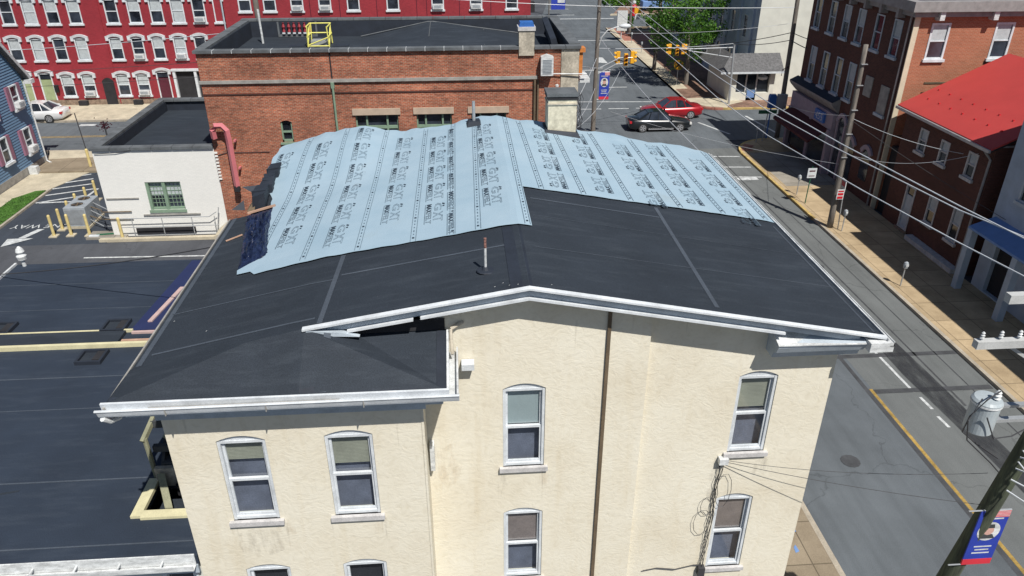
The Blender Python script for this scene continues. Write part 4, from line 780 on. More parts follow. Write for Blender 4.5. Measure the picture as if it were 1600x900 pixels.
for o in OB[:3]:
    f = MB(O, (1, 0, 0), (0, -1, 0)); a, b, c, d = o; ww = .07
    f.box(a, a + ww, -.2, -.12, c, d); f.box(b - ww, b, -.2, -.12, c, d); 
    for q in (.26, .74): x = a + (b - a) * q; f.box(x - .045, x + .045, -.2, -.1, c, d)
    f.box(a, b, -.2, -.11, 5.42, 5.56); f.box(a, b, -.2, -.12, c, c + .1); f.box(a, b, -.2, -.12, 4.6, 4.68); wn_ = f.build('window', 'sage', BB)
    MB(O, (1, 0, 0), (0, -1, 0)).box(a, b, -.24, -.21, c, d).build('pane', 'dglass', wn_)
o = OB[3]; f = MB(O, (1, 0, 0), (0, -1, 0)); a, b, c, d = o[:4]; f.box(a, a + .07, -.16, -.06, c, d); f.box(b - .07, b, -.16, -.06, c, d); f.box(a, b, -.16, -.08, 5.32, 5.4); f.box(a, b, -.16, -.06, c, c + .12); f.box(a - .1, b + .1, -.02, .08, c - .1, c); wn_ = f.build('window', 'sage', BB); MB(O, (1, 0, 0), (0, -1, 0)).box(a, b, -.24, -.18, c, d).build('pane', 'dglass', wn_)
MB().tube([(-6.02, 36.9, 7.75), (-6.02, 36.9, 0)], .055, 8).box(-6.1, -5.94, 36.85, 36.99, 7.5, 7.78).build('downspout', 'sage', BB); MB().box(-6.05, -5.99, 36.97, 37.0, 7.95, 9.2).build('wall_joint', 'dark', BB)
MB().tube([(3.76, 36.9, 7.75), (3.76, 36.9, 0)], .06, 8).tube([(3.92, 36.9, 7.75), (3.92, 36.9, 0)], .05, 8).build('downspout', 'brown', BB)
vb = MB().prism([(4.02, 8.0), (4.62, 8.0), (4.62, 8.88), (4.32, 8.98), (4.02, 8.88)], 'y', 36.55, 36.94).build('vent_box', 'worn', BB)
gr = MB(); [gr.box(4.1, 4.54, 36.53, 36.549, 8.1 + .07 * i, 8.13 + .07 * i) for i in range(10)]; gr.build('vent_grille', 'ac', vb)
bc = MB().box(2.98, 3.72, 36.9, 37.6, 8.9, 10.05).build('chimney', 'oldstucco', BB); MB().box(2.93, 3.77, 36.85, 37.65, 10.05, 10.22).build('chimney_cap', 'sill', bc); MB().prism([(2.98, 10.22), (3.72, 10.22), (3.66, 10.42), (3.04, 10.42)], 'y', 36.95, 37.55).build('blue_cap', 'blue', bc)
pd = MB(); pd.tube([(-11.98, 36.72, 5.2), (-11.98, 36.65, 5.62), (-11.80, 36.6, 5.86), (-11.5, 36.6, 5.86), (-11.30, 36.6, 5.62), (-11.27, 36.6, 5.1), (-11.27, 36.6, 2.75)], .15, 4); p_ = pd.build('exhaust_duct', 'pink', BB); tag(p_, 'pink square duct hooked over and down the wall')
MB().box(-11.39, -11.15, 36.48, 36.72, 2.5, 2.78).build('duct_outlet', 'dark', p_); MB().box(-11.1, -11.0, 36.7, 36.99, 5.0, 5.08).box(-11.1, -11.0, 36.7, 36.99, 3.6, 3.68).build('duct_bracket', 'pink', p_)
MB().tube([(-12.1, 36.97, 4.25), (-11.6, 36.96, 4.4), (-9.5, 36.96, 4.4)], .015, 5).build('wall_cable', 'wiredark', BB)
MB().tube([(4.6, 36.9, 8.02), (6.3, 36.8, 8.02)], .03, 6).build('wall_conduit', 'worn', BB); MB().lathe((4.85, 36.8, 7.4), [(.02, 0), (.09, .03), (.09, .1), (.02, .14)], 10).build('wall_lamp', 'worn', BB)
# signboard bracket on the street side
MB().box(5.95, 6.12, 37.1, 38.0, 7.9, 9.0).box(5.93, 6.22, 37.0, 37.6, 9.0, 9.2).build('street_sign_box', mat('orange_box_sign', (.55, .2, .05, 1), .5, .2, 6), BB); MB().box(6.0, 6.5, 37.0, 38.6, 7.55, 7.75).build('sign_canopy', 'worn', BB)
cb_ = MB(); rdx = random.Random(5)
for j in range(6): cb_.tube([(5.95 + .2 * rdx.random() + .1 * math.sin(i * 1.3 + j), 36.9, 7.0 - i * .32 + .1 * rdx.random()) for i in range(8)], .012, 4)
cb_.build('cable_tangle', 'wiredark', BB)
# things standing on the brick building's roof
t = thing('hatch_rail', (-7.5, 42.9, 8.4), 'bright yellow safety rail around the roof hatch of the brick building', 'guard rail')
rr = .035
def fr(name, pts): MB().tube(pts, rr, 6).build(name, 'railyellow', t)
for x in (-7.98, -6.85):
    for y in (42.4, 43.6): fr('post', [(x, y, 8.45), (x + (.05 if x < -7 else -.05), y, 9.5)])
    fr('top_rail', [(x, 42.4, 9.5), (x, 43.6, 9.5)]); fr('mid_rail', [(x, 42.4, 8.98), (x, 43.6, 8.98)]); fr('brace', [(x, 42.4, 8.5), (x, 43.4, 9.45)])
fr('top_rail', [(-7.98, 43.6, 9.5), (-6.85, 43.6, 9.5)]); fr('mid_rail', [(-7.98, 43.6, 9.0), (-6.85, 43.6, 9.0)]); fr('brace', [(-7.95, 42.4, 8.55), (-6.85, 42.4, 8.95)]); fr('base_rail', [(-8.0, 42.4, 8.5), (-6.83, 42.4, 8.5)])
t2_ = tag(MB().box(-7.85, -6.98, 42.6, 43.4, 8.41, 8.72).build('roof_hatch', 'metal'), 'grey metal roof hatch inside the yellow guard rail', 'roof hatch')
tag(MB().box(-9.1, -8.15, 42.7, 43.4, 8.405, 8.43).build('walkway_pad', 'cap'), 'black walkway pad on the roof, left of the yellow rail', 'roof pad'); tag(MB().box(-6.7, -5.9, 42.7, 43.4, 8.405, 8.43).build('walkway_pad', 'cap'), 'black walkway pad on the roof, right of the yellow rail', 'roof pad')
tag(MB().tube([(-10.72, 44.0, 8.4), (-10.75, 44.0, 10.2)], .06, 8).build('vent_stack', 'worn'), 'thin white vent stack on the left of the brick building roof', 'vent stack')
# open section of the rear parapet
t = thing('parapet_railing', (-9, 46.0, 8.5), 'grey framed opening in the rear parapet with red balusters left of the yellow rail', 'railing')
MB().box(-10.25, -8.0, 45.86, 45.93, 8.42, 8.55).box(-10.25, -10.15, 45.86, 45.93, 8.55, 9.25).box(-8.1, -8.0, 45.86, 45.93, 8.55, 9.25).build('frame', 'coping', t)
for i in range(6): MB().lathe((-9.9 + .3 * i, 45.88, 8.6), [(.06, 0), (.09, .12), (.05, .25), (.10, .38), (.04, .55), (.07, .6)], 8).build('baluster', 'redpaint', t)
for i in range(6): MB().box(-9.98 + .3 * i, -9.82 + .3 * i, 45.76, 45.81, 8.60, 8.68).build('white_cap', 'white', t)
tag(MB().hexa([(5.0, 39.5, 8.4), (5.35, 39.4, 8.4), (5.4, 44.5, 8.4), (5.2, 44.6, 8.4)], [(4.8, 39.5, 9.2), (5.1, 39.5, 9.25), (5.2, 44.5, 9.6), (4.9, 44.6, 9.5)]).build('tarpaulin', 'cap'), 'black tarpaulin slumped against the right parapet of the brick building', 'tarpaulin')

# ================================================================ WHITE ANNEX
AX = thing('white_annex', (-15.1, 42, 0), 'single storey white painted brick annex with a green window, left of the brick building', 'building')
w = MB((0, 37.05, 0), (1, 0, 0), (0, -1, 0)); wall(w, -12.21, 0, 4.62, [(-15.95, -14.2, 1.42, 2.92)], t=.25, u0=-18.1); w.face([(-18.1, 0, 0), (-18.1, -10, 0), (-18.1, -10, 4.62), (-18.1, 0, 4.62)]); w.face([(-18.1, -10, 0), (-12.21, -10, 0), (-12.21, -10, 4.62), (-18.1, -10, 4.62)]); w.build('wall', 'whitebrick', AX)
MB().box(-18.0, -12.22, 37.3, 47, 3.95, 4.05).build('roof', 'roof', AX); MB().box(-17.85, -17.7, 37.3, 46.9, 4.05, 4.6).box(-17.85, -12.3, 46.75, 46.9, 4.05, 4.6).build('parapet_lining', 'cap', AX)
cpn = MB(); coping(cpn, -18.2, -12.22, 36.95, 37.4, 4.62, 6); coping(cpn, -18.2, -17.75, 37.42, 46.6, 4.62, 9, False); coping(cpn, -18.2, -12.22, 46.62, 47.1, 4.62, 6); cpn.build('coping_tiles', 'coping', AX)
f = MB((0, 37.05, 0), (1, 0, 0), (0, -1, 0)); a, b, c, d = -15.95, -14.2, 1.42, 2.92
f.box(a, a + .14, -.2, -.03, c, d); f.box(b - .05, b, -.2, -.05, c, d); f.box(a, b, -.2, -.05, d - .08, d); f.box((a + b) / 2 - .08, (a + b) / 2 + .08, -.2, -.03, c, d); f.box(a, b, -.2, -.05, c, c + .1); f.box(a - .05, b + .05, -.02, .06, c - .14, c)
wn_ = f.build('window', 'sage', AX); MB((0, 37.05, 0), (1, 0, 0), (0, -1, 0)).box(a, b, -.23, -.2, c, d).build('pane', 'dglass', wn_); MB((0, 37.05, 0), (1, 0, 0), (0, -1, 0)).box(a + .15, b - .08, -.199, -.196, 2.12, 2.84).build('blind', 'palecurtain', wn_)
f = MB((0, 37.05, 0), (1, 0, 0), (0, -1, 0))
for x0, x1 in ((a + .14, (a + b) / 2 - .08), ((a + b) / 2 + .08, b - .05)):
    for i in range(1, 4): x = x0 + (x1 - x0) * i / 4; f.box(x - .012, x + .012, -.195, -.17, c + .1, d - .08)
    for i in range(1, 6): z = c + .1 + (d - c - .18) * i / 6; f.box(x0, x1, -.195, -.172, z - .012, z + .012)
f.build('glazing_bars', 'sage', wn_)
MB().box(-18.0, -16.4, 37.0, 37.046, 2.06, 2.12).build('wall_ledge', 'greyband', AX); MB().box(-16.35, -13.5, 36.98, 37.046, 1.14, 1.2).build('wall_ledge', 'greyband', AX); MB().box(-16.9, -13.9, 36.99, 37.048, .12, .45).build('basement_opening', 'dark', AX)
MB().tube([(-18.0, 37.0, 4.45), (-17.0, 36.98, 4.5), (-16.2, 37.0, 4.6)], .015, 5).build('wall_cable', 'wiredark', AX)
[MB().box(-12.2, -12.05, 36.93, 36.997, 3.0 + .17 * i, 3.08 + .17 * i).build('white_quoin', 'whitebrick', AX) for i in range(9)]
t = thing('pipe_railing', (-15, 36.6, 0), 'thin grey pipe railing in front of the white annex', 'railing')
for z in (.62, 1.1): MB().tube([(-17.6, 36.75, z), (-13.0, 36.75, z), (-12.6, 36.75, z + .25 if z > 1 else z)], .022, 6).build('rail', 'metal', t)
for x in (-16.9, -15.4, -13.9, -12.75): MB().tube([(x, 36.75, 0), (x, 36.75, 1.12)], .022, 6).build('post', 'metal', t)
MB().tube([(-12.75, 36.75, .1), (-12.45, 36.75, 1.6)], .022, 6).build('post', 'metal', t)
tag(MB().box(-18.6, -12.3, 36.35, 36.6, -.02, .14).build('concrete_kerb', 'concrete'), 'low concrete kerb along the foot of the white annex railing', 'kerb'); tag(MB().hexa([(-12.7, 36.0, -.02), (-12.2, 36.0, -.02), (-12.2, 37, -.02), (-12.7, 37, -.02)], [(-12.7, 36.0, .3), (-12.2, 36.0, .5), (-12.2, 37, .7), (-12.7, 37, .3)]).build('concrete_ramp', 'concrete'), 'small wedge of concrete at the right end of the pipe railing', 'ramp')
tag(MB().box(-19.4, -17.4, 36.7, 37.6, -.02, .1).build('concrete_pad', 'pavegrey'), 'concrete pad left of the pipe railing', 'pad')
tag(MB().bar((-19.0, 37.05, .13), (-17.0, 37.3, .13), .09, .05).build('green_hose', 'green'), 'green length of hose on the concrete pad', 'hose'); tag(MB().box(-19.3, -18.8, 36.85, 37.0, .1, .16).build('white_plate', 'white'), 'small white plate at the left end of the green hose', 'plate')
# air handling unit with two fans
t = thing('condenser_unit', (-20.3, 39.2, 0), 'grey rooftop style condenser with two round fans among yellow bollards', 'condenser')
MB().box(-20.95, -19.85, 38.25, 40.05, .12, 1.18).build('casing', 'ac', t, bevel=.02); MB().box(-21.0, -19.8, 38.2, 40.1, 0, .12).build('base', 'concrete', t)
lv = MB(); [lv.box(-20.9, -19.9, 38.235, 38.249, .25 + .06 * i, .28 + .06 * i) for i in range(14)]; lv.build('louvres', 'metal', t)
for y in (38.72, 39.58):
    fn = MB().lathe((-20.4, y, 1.16), [(.36, 0), (.36, .05), (.31, .05), (.31, .02)], 20).build('fan_shroud', 'ac', t); MB().lathe((-20.4, y, 1.17), [(.30, 0), (.30, .015)], 20).build('fan_well', 'dark', fn)
    bl = MB(); [bl.hexa([(-20.4, y, 1.19), (-20.4 + .27 * math.cos(q), y + .27 * math.sin(q), 1.19), (-20.4 + .27 * math.cos(q + .5), y + .27 * math.sin(q + .5), 1.2), (-20.4 + .05, y, 1.2)], [(-20.4, y, 1.2), (-20.4 + .27 * math.cos(q), y + .27 * math.sin(q), 1.2), (-20.4 + .27 * math.cos(q + .5), y + .27 * math.sin(q + .5), 1.21), (-20.4 + .05, y, 1.21)]) for q in (0, 1.57, 3.14, 4.7)]; bl.build('fan_blades', 'brown', fn)
t = thing('refrigerant_pipes', (-19, 38, 0), 'dark pipes running from the condenser to the white annex wall', 'pipes')
for j, (z, y) in enumerate(((.35, 38.2), (.55, 38.35), (.75, 38.5), (.95, 38.65), (1.05, 38.9))): MB().tube([(-19.85, y + .3, z), (-19.2, y, z - .1), (-18.6, 37.4, z + .3), (-18.3, 36.98, z + .45), (-16.9, 36.98, z + .45)] if j % 2 else [(-19.85, y + .4, z), (-19.0, y - .1, z - .2), (-18.15, 37.6, z)], .028, 6).build('pipe', 'brown' if j % 2 else 'metal', t)
bp = [(-21.25, 37.3, 'nearest the painted arrow'), (-21.2, 38.15, 'second from the painted arrow'), (-20.4, 37.35, 'in front of the condenser casing'), (-19.45, 37.3, 'at the right front corner of the condenser'), (-21.25, 39.3, 'beside the left flank of the condenser'), (-21.3, 40.4, 'just behind the left rear corner of the condenser'), (-21.2, 41.4, 'second behind the condenser'), (-21.15, 42.5, 'farthest behind the condenser'), (-17.55, 36.7, 'at the left end of the pipe railing')]
first = None
for x, y, lb in bp:
    if first is None:
        first = thing('bollard', (x, y, 0), 'pale yellow bollard ' + lb, 'bollard', 'yellow bollards around the condenser')
        MB().lathe((x, y, 0), [(.075, 0), (.075, 1.14), (.05, 1.19), (.0, 1.2)], 12).build('post', 'yellow', first); MB().box(x - .2, x + .2, y - .2, y + .2, -.02, .05).build('footing', 'concrete', first)
    else:
        c_ = copy_tree(first); c_.location = (x, y, 0); c_['label'] = 'pale yellow bollard ' + lb
t = thing('corner_post', (-23.9, 48.3, 0), 'thin dark post with faded yellow sleeve beyond the left end of the white annex', 'guard post'); MB().lathe((-23.9, 48.3, 0), [(.09, 0), (.09, 1.25), (.05, 1.3)], 10).build('sleeve', 'yellow', t); MB().tube([(-23.9, 48.3, 1.3), (-24.0, 48.3, 3.6)], .03, 6).build('post', 'wiredark', t)
t = thing('flower_basket', (-19.1, 41, 0), 'flower basket with dark red blooms beyond the left end of the annex roof', 'flower basket'); MB().tube([(-19.0, 41, 0), (-19.0, 41, 5.0)], .04, 6).build('post', 'wiredark', t)
bk = MB(); rdx = random.Random(2)
for i in range(60): x, y, z = -19.0 + rdx.gauss(0, .16), 41 + rdx.gauss(0, .12), 4.75 + rdx.gauss(0, .14); bk.face([(x, y, z), (x + .09, y + .02, z + .02), (x + .05, y - .02, z + .09)])
bk.build('blooms', 'doorred', t)

# ================================================================ RED PAINTED ROW HOUSES
def red_row():
    RA = thing('red_row_house', (-30, 68, 0), 'red painted row house with white arched window hoods and green doors, top left', 'row house')
    O = (0, 64.5, 0); U = (1, 0, 0); V = (0, -1, 0); ws_ = []
    def win(R_, O_, *o, **kw): ws_.append((R_, O_, o, kw))
    for i, x in enumerate([-38.4, -36.7, -35.05, -33.35, -31.65, -29.95, -27.1, -25.35, -23.65, -22.0, -20.35]): win(RA, O, x - .5, x + .5, 6.55, 8.35, hood=True, ac=(i == 10), curtain=('palecurtain', i % 3 != 0) if i % 4 != 2 else None)
    win(RA, O, -19.2, -18.5, 6.55, 8.35, hood=True)
    for i, x in enumerate([-38.5, -36.8, -35.2, -33.45, -31.75, -30.05, -27.35, -25.65, -24.05, -22.35, -20.7]): win(RA, O, x - .48, x + .48, 3.75, 5.45, hood=True, ac=(x in (-25.65, -22.35)), curtain=('palecurtain', i % 2 == 0) if i % 3 != 1 else None)
    for i, x in enumerate([-31.9, -30.25, -27.5, -25.9]): win(RA, O, x - .5, x + .5, .85, 2.55, hood=True, ac=(x in (-30.25, -25.9)), curtain=('palecurtain', True))
    for x in (-35.25, -33.55): win(RA, O, x - .52, x + .52, .3, 2.75, hood=True, door='doorgreen', sill='stone')
    win(RA, O, -24.75, -23.7, .2, 2.75, hood=True, door='doorred', sill='stone')
    w = MB(O, U, V); wall(w, -18.45, 0, 10.4, [q[2] for q in ws_[1:] if q[2][1] < -18.5], t=.15, u0=-48); w.box(-48, -18.45, -9, -.3, 0, 10.4); w.build('wall', 'redpaint', RA)
    MB(O, U, V).box(-48, -18.5, .0, .05, 0, .55).build('stone_footing', 'stone', RA)
    MB().box(-28.06, -28.0, 64.40, 64.46, .2, 10).build('downspout', 'redpaint', RA); MB().tube([(-18.45, 64.3, 4), (-18.45, 64.3, 10)], .06, 6).build('downspout', 'bluegrey', RA)
    MB(O, U, V).prism(arcpts(-29.15, -28.25, 2.3, .25) + [(-28.25, .05), (-29.15, .05)], 'y', .0, .055).build('passage_opening', 'dark', RA)
    MB(O, U, V).box(-23.2, -19.2, .0, .06, .3, 2.8).build('shopfront_opening', 'dark', RA); MB(O, U, V).box(-23.4, -19.0, .0, .35, 2.8, 2.95).build('shopfront_beam', 'white', RA)
    for a in (-23.3, -21.6, -19.2): MB(O, U, V).box(a, a + .2, 0, .3, 0, 2.8).build('shopfront_post', 'white', RA)
    for a in (-31.3, -26.9): MB().box(a, a + .7, 64.1, 64.42, .15, .5).build('meter_box', 'dark', RA)
    MB().box(-33.0, -32.7, 64.3, 64.49, 1.2, 1.8).build('letter_box', 'black', RA)
    tag(MB().box(-36.0, -32.9, 63.7, 64.44, .13, .3).build('door_step', 'sill'), 'wide stone step below the two green doors', 'door step')
    RB = thing('red_row_house', (-6, 68, 0), 'long red painted house front rising behind the brick building roof', 'row house'); O2 = (0, 64.44, 0); n0 = len(ws_)
    for i, x in enumerate([-16.7, -14.75, -12.6, -10.4, -8.15, -5.0, -1.4, 1.7, 4.6]): win(RB, O2, x - .5, x + .5, 7.35, 9.0, ac=(i in (2, 3, 6, 7)), curtain=('palecurtain', True))
    w = MB(O2, U, V); wall(w, 6.15, 0, 10.4, [q[2] for q in ws_[n0:]], t=.15, u0=-18.38); w.box(-18.38, 6.15, -10, -.3, 0, 10.4); w.face([(6.15, 0, 0), (6.15, -.3, 0), (6.15, -.3, 10.4), (6.15, 0, 10.4)]); w.build('wall', 'redpaint', RB)
    for x in (-11.6, -9.25, -6.3, -3.1, -2.3, .35, 2.9): MB().box(x - .02, x + .02, 64.41, 64.438, 0, 10.4).build('wall_joint', 'doorred', RB)
    MB().box(6.16, 6.5, 64.6, 65.6, 7.0, 7.8).build('rear_bracket', 'dark', RB)
    for R_, O_, o, kw in ws_:
        if o[1] < -18.4 or R_ is RB: far_window(R_, O_, U, V, *o, **kw)
red_row()

# ================================================================ BLUE SIDED HOUSE, left edge
BH = thing('blue_house', (-32, 46, 0), 'blue-grey clapboard house with plum shutters at the left edge', 'house')
mb = MB()
def yz_gable(x0, x1, pts): mb.prism(pts, 'x', x0, x1)
yz_gable(-40, -27.32, [(41.4, 0), (49.6, 0), (49.6, 5.7), (45.5, 10.4), (41.4, 5.7)]); mb.build('wall', 'siding', BH)
sd_ = MB(); z = .5
while z < 10.2:
    hw_ = 4.1 if z < 5.7 else 4.1 * (10.4 - z) / 4.7
    if hw_ > .2: sd_.hexa([(-27.32, 45.5 - hw_, z), (-27.27, 45.5 - hw_, z), (-27.27, 45.5 + hw_, z), (-27.32, 45.5 + hw_, z)], [(-27.32, 45.5 - hw_, z + .15), (-27.305, 45.5 - hw_, z + .15), (-27.305, 45.5 + hw_, z + .15), (-27.32, 45.5 + hw_, z + .15)])
    z += .165
sd_.build('clapboards', 'siding', BH); MB().box(-27.31, -27.24, 41.4, 49.6, 0, .5).build('footing', 'greyband', BH)
mb = MB(); mb.prism([(49.9, 5.35), (50.05, 5.5), (45.5, 10.75), (45.5, 10.5)], 'x', -40, -26.95); mb.prism([(41.1, 5.35), (40.95, 5.5), (45.5, 10.75), (45.5, 10.5)], 'x', -40, -26.95); r_ = mb.build('roof', 'shingle', BH)
MB().bar((-26.93, 50.0, 5.45), (-26.93, 45.5, 10.62), .05, .2).bar((-26.93, 41.0, 5.45), (-26.93, 45.5, 10.62), .05, .2).build('rake_board', 'worn', r_); MB().box(-27.3, -26.8, 49.7, 50.15, 5.15, 5.4).build('eave_return', 'worn', BH)
for (y, z0, z1, ac) in ((48.2, 4.0, 5.4, True), (48.2, 1.2, 2.75, True), (45.5, 1.4, 2.9, False), (45.3, 4.0, 5.4, False), (43, 1.4, 2.9, False), (45.5, 7.0, 8.2, False)):
    wn_ = far_window(BH, (-27.18, 0, 0), (0, 1, 0), (1, 0, 0), y - .42, y + .42, z0, z1, ac=ac, frame=.07)
    for s in (-1, 1): MB().box(-27.3, -27.16, y + s * .62 - .17, y + s * .62 + .17, z0, z1).build('shutter', 'shutter', wn_)
MB().tube([(-27.15, 49.5, 5.3), (-27.15, 49.5, .2), (-26.8, 49.3, .1)], .05, 6).build('downspout', 'worn', BH)
MB().box(-27.2, -26.7, 47.2, 47.6, 0, .5).build('cellar_vent', 'worn', BH)

# ================================================================ CORNER BRICK BUILDING, top right
B3 = thing('corner_brick_building', (30, 43, 0), 'three storey brick corner building with bracketed cornice and shopfront', 'building')
OS = (23.0, 0, 0); US = (0, 1, 0); VS = (-1, 0, 0); OF = (0, 37.9, 0)
top = [(y - .42, y + .42, 8.15, 10.0) for y in (48.6, 46.6, 44.8, 43.1, 41.1, 39.25)]; mid = [(y - .42, y + .42, 4.95, 7.05) for y in (48.2, 46.4, 44.6, 42.95)]; blk = [(40.45, 41.25, 5.65, 6.75), (38.65, 39.5, 5.1, 6.6)]
low = [(39.0, 39.9, 1.2, 3.0, .35), (40.9, 41.8, .2, 3.0, .35), (42.3, 43.3, .2, 3.9, .45)]
w = MB(OS, US, VS); wall(w, 49.6, 0, 10.6, top + mid, t=.2, u0=37.9); w.build('street_wall', 'brickdark', B3)  # brick coloured darker than the front wall: its shade is painted in
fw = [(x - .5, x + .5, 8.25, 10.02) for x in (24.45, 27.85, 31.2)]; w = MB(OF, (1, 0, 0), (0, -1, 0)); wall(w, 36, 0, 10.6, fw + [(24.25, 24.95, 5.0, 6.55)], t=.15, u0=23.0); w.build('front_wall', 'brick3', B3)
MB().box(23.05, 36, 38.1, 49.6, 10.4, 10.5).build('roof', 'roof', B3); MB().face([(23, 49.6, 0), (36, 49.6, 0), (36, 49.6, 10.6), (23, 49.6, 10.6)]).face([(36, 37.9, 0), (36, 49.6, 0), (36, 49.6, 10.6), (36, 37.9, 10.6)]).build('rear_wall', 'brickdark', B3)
for o in top + mid: far_window(B3, OS, US, VS, *o, trim='bluegrey', sill='bluegrey', frame=.07, curtain=('palecurtain', True) if random.random() < .4 else None)
for o in fw: far_window(B3, OF, (1, 0, 0), (0, -1, 0), *o, frame=.1, curtain=('palecurtain', True))
MB(OF, (1, 0, 0), (0, -1, 0)).box(24.25, 24.95, -.14, -.1, 5.0, 6.55).build('dark_opening', 'dark', B3)
for o in blk: MB(OS, US, VS).box(o[0], o[1], 0, .05, o[2], o[3]).build('blocked_window', 'greyband', B3)
MB(OS, US, VS).box(38.6, 39.6, 0, .12, 4.95, 5.1).build('blocked_sill', 'bluegrey', B3); MB(OF, (1, 0, 0), (0, -1, 0)).box(24.3, 25.6, 0, .04, 7.0, 7.08).box(23.2, 24.3, 0, .03, 4.2, 4.26).build('iron_tie', 'brown', B3)
MB().box(22.97, 23.25, 37.84, 37.897, 0, 10.35).build('corner_board', 'corner', B3); MB().tube([(22.9, 38.1, 0), (22.9, 38.1, 10.4)], .05, 8).build('downspout', 'cornice', B3)
cn = MB(); cn.box(22.5, 36.5, 37.35, 37.895, 10.62, 11.1); cn.box(22.5, 22.995, 37.9, 49.9, 10.62, 11.1); cn.box(22.75, 36.3, 37.6, 37.895, 10.35, 10.618); cn.box(22.75, 22.995, 37.9, 49.8, 10.35, 10.618); cn.build('cornice', 'cornice', B3)
for i in range(5): MB().box(24.0 + 2.8 * i, 24.25 + 2.8 * i, 37.45, 37.9, 10.2, 10.6).build('cornice_bracket', 'worn', B3)
for i in range(7): MB().box(22.55, 22.98, 38.8 + 1.7 * i, 39.0 + 1.7 * i, 10.15, 10.61).build('cornice_bracket', 'cornice', B3)
for i in range(5): MB().box(24.05 + 2.8 * i, 24.2 + 2.8 * i, 37.72, 37.892, 10.16, 10.22).build('bracket_cap', 'worn', B3)
# shopfront
sc = MB(); sc.prism([(23.0, 3.9), (22.55, 4.35), (22.45, 4.5), (22.45, 4.58), (23.0, 4.85)], 'y', 43.5, 49.9); sc.build('shopfront_cornice', 'cornice', B3); MB().face([(22.44, 43.5, 4.60), (22.44, 49.9, 4.60), (22.98, 49.9, 4.87), (22.98, 43.5, 4.87)]).build('shopfront_roof', 'roofblue', B3)
MB().box(22.7, 22.99, 43.5, 49.7, 2.9, 3.9).build('shopfront_frieze', 'mauve', B3); [MB().box(a, 22.99, b, b + .3, 0, 2.895).build('shopfront_pilaster', 'mauve', B3) for a, b in ((22.6, 43.5), (22.7, 46.3), (22.6, 49.4))]
sg = MB().box(22.55, 22.69, 44.4, 45.7, 3.1, 3.75).build('shop_sign', 'blue', B3); tg = MB(); text(tg, '455', lambda u, v: (22.545, 45.55 - u, 3.2 + v), 0, 1.0, 0, .42); tg.build('sign_numerals', 'linewhite', sg)
MB().prism([(22.99, 3.0), (22.99, 2.9), (21.6, 2.0), (21.6, 2.15)], 'y', 44.0, 49.6).build('awning', 'maroon', B3); MB().box(22.8, 22.98, 43.9, 46.2, .4, 2.8).box(22.8, 22.98, 46.7, 49.3, .4, 2.8).build('shop_glass', 'dglass', B3)
for (a, b, c, d, r) in low:
    MB(OS, US, VS).prism(arcpts(a, b, d, r) + [(b, c), (a, c)], 'y', .0, .02).build('arched_opening', 'dglass', B3)
    ar = MB(OS, US, VS); lo = arcpts(a, b, d, r); hi = arcpts(a - .2, b + .2, d + .25, r + .05)
    for (p, q), (p2, q2), (s1, t1_), (s2, t2_2) in zip(lo, lo[1:], hi, hi[1:]): ar.hexa([(p, .0, q), (p2, .0, q2), (s2, .0, t2_2), (s1, .0, t1_)], [(p, .12, q), (p2, .12, q2), (s2, .12, t2_2), (s1, .12, t1_)])
    ar.build('arch_surround', 'mauve', B3)
MB(OS, US, VS).box(42.25, 42.4, 0, .1, .2, 3.6).box(43.2, 43.35, 0, .1, .2, 3.6).build('door_jambs', 'mauve', B3)
# ================================================================ RED ROOFED HOUSE
HA = thing('red_roofed_house', (27, 33, 0), 'small dark brick house with a bright red metal roof, right side', 'house')
up = [(34.4, 35.1, 4.35, 5.5), (32.6, 33.3, 4.35, 5.45), (30.5, 31.2, 4.4, 5.55)]; lw = [(32.3, 33.05, 1.35, 2.7), (30.35, 31.1, 1.3, 2.9)]; dr = [(34.2, 35.05, .25, 2.6)]
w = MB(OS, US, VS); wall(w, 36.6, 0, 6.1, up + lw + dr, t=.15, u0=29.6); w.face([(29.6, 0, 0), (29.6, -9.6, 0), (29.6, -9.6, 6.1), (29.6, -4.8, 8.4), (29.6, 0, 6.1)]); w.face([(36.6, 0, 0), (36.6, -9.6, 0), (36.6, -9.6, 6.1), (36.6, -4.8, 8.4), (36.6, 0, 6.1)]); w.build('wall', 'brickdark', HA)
for o in up + lw: far_window(HA, OS, US, VS, *o, trim='sill', sill='sill', frame=.08, curtain=('palecurtain', True))
far_window(HA, OS, US, VS, *dr[0], trim='sill', door='bluegrey', sill='stone', frame=.1)
mb = MB(); mb.prism([(22.62, 6.10), (22.62, 6.18), (27.8, 8.66), (33.0, 6.18), (33.0, 6.10), (27.8, 8.56)], 'y', 29.4, 37.0); rr_ = mb.build('roof', 'redroof', HA)
MB().box(22.52, 22.62, 29.4, 37.0, 6.0, 6.13).build('gutter', 'metal', rr_); MB().prism([(22.66, 6.0), (22.66, 6.09), (27.8, 8.55), (27.8, 8.4)], 'y', 29.44, 29.56).build('rake_board', 'dark', rr_)
for i in range(7):
    for j in range(2): y = 30.4 + .95 * i + .4 * j; x = 23.6 + .7 * j; MB().box(x - .035, x + .035, y - .035, y + .035, 6.17 + (x - 22.62) * .479, 6.235 + (x - 22.62) * .479).build('snow_guard', 'redlamp', rr_)
MB().tube([(22.6, 29.75, 6.0), (22.95, 29.7, 5.6), (22.92, 29.7, .1)], .055, 8).build('downspout', 'cornice', HA); MB().box(23.2, 25.5, 29.5, 29.58, 6.2, 6.28).build('side_pipe', 'cornice', HA)
tag(MB().box(22.6, 23.0, 29.6, 33.6, .13, .35).build('stone_step', 'sill'), 'long pale stone kerb at the foot of the red roofed house', 'step')
tag(MB().box(23.4, 36, 36.62, 37.86, 0, 3.7).build('alley_wall', 'dark'), 'dark infill wall in the gap between the red roofed house and corner building', 'wall')
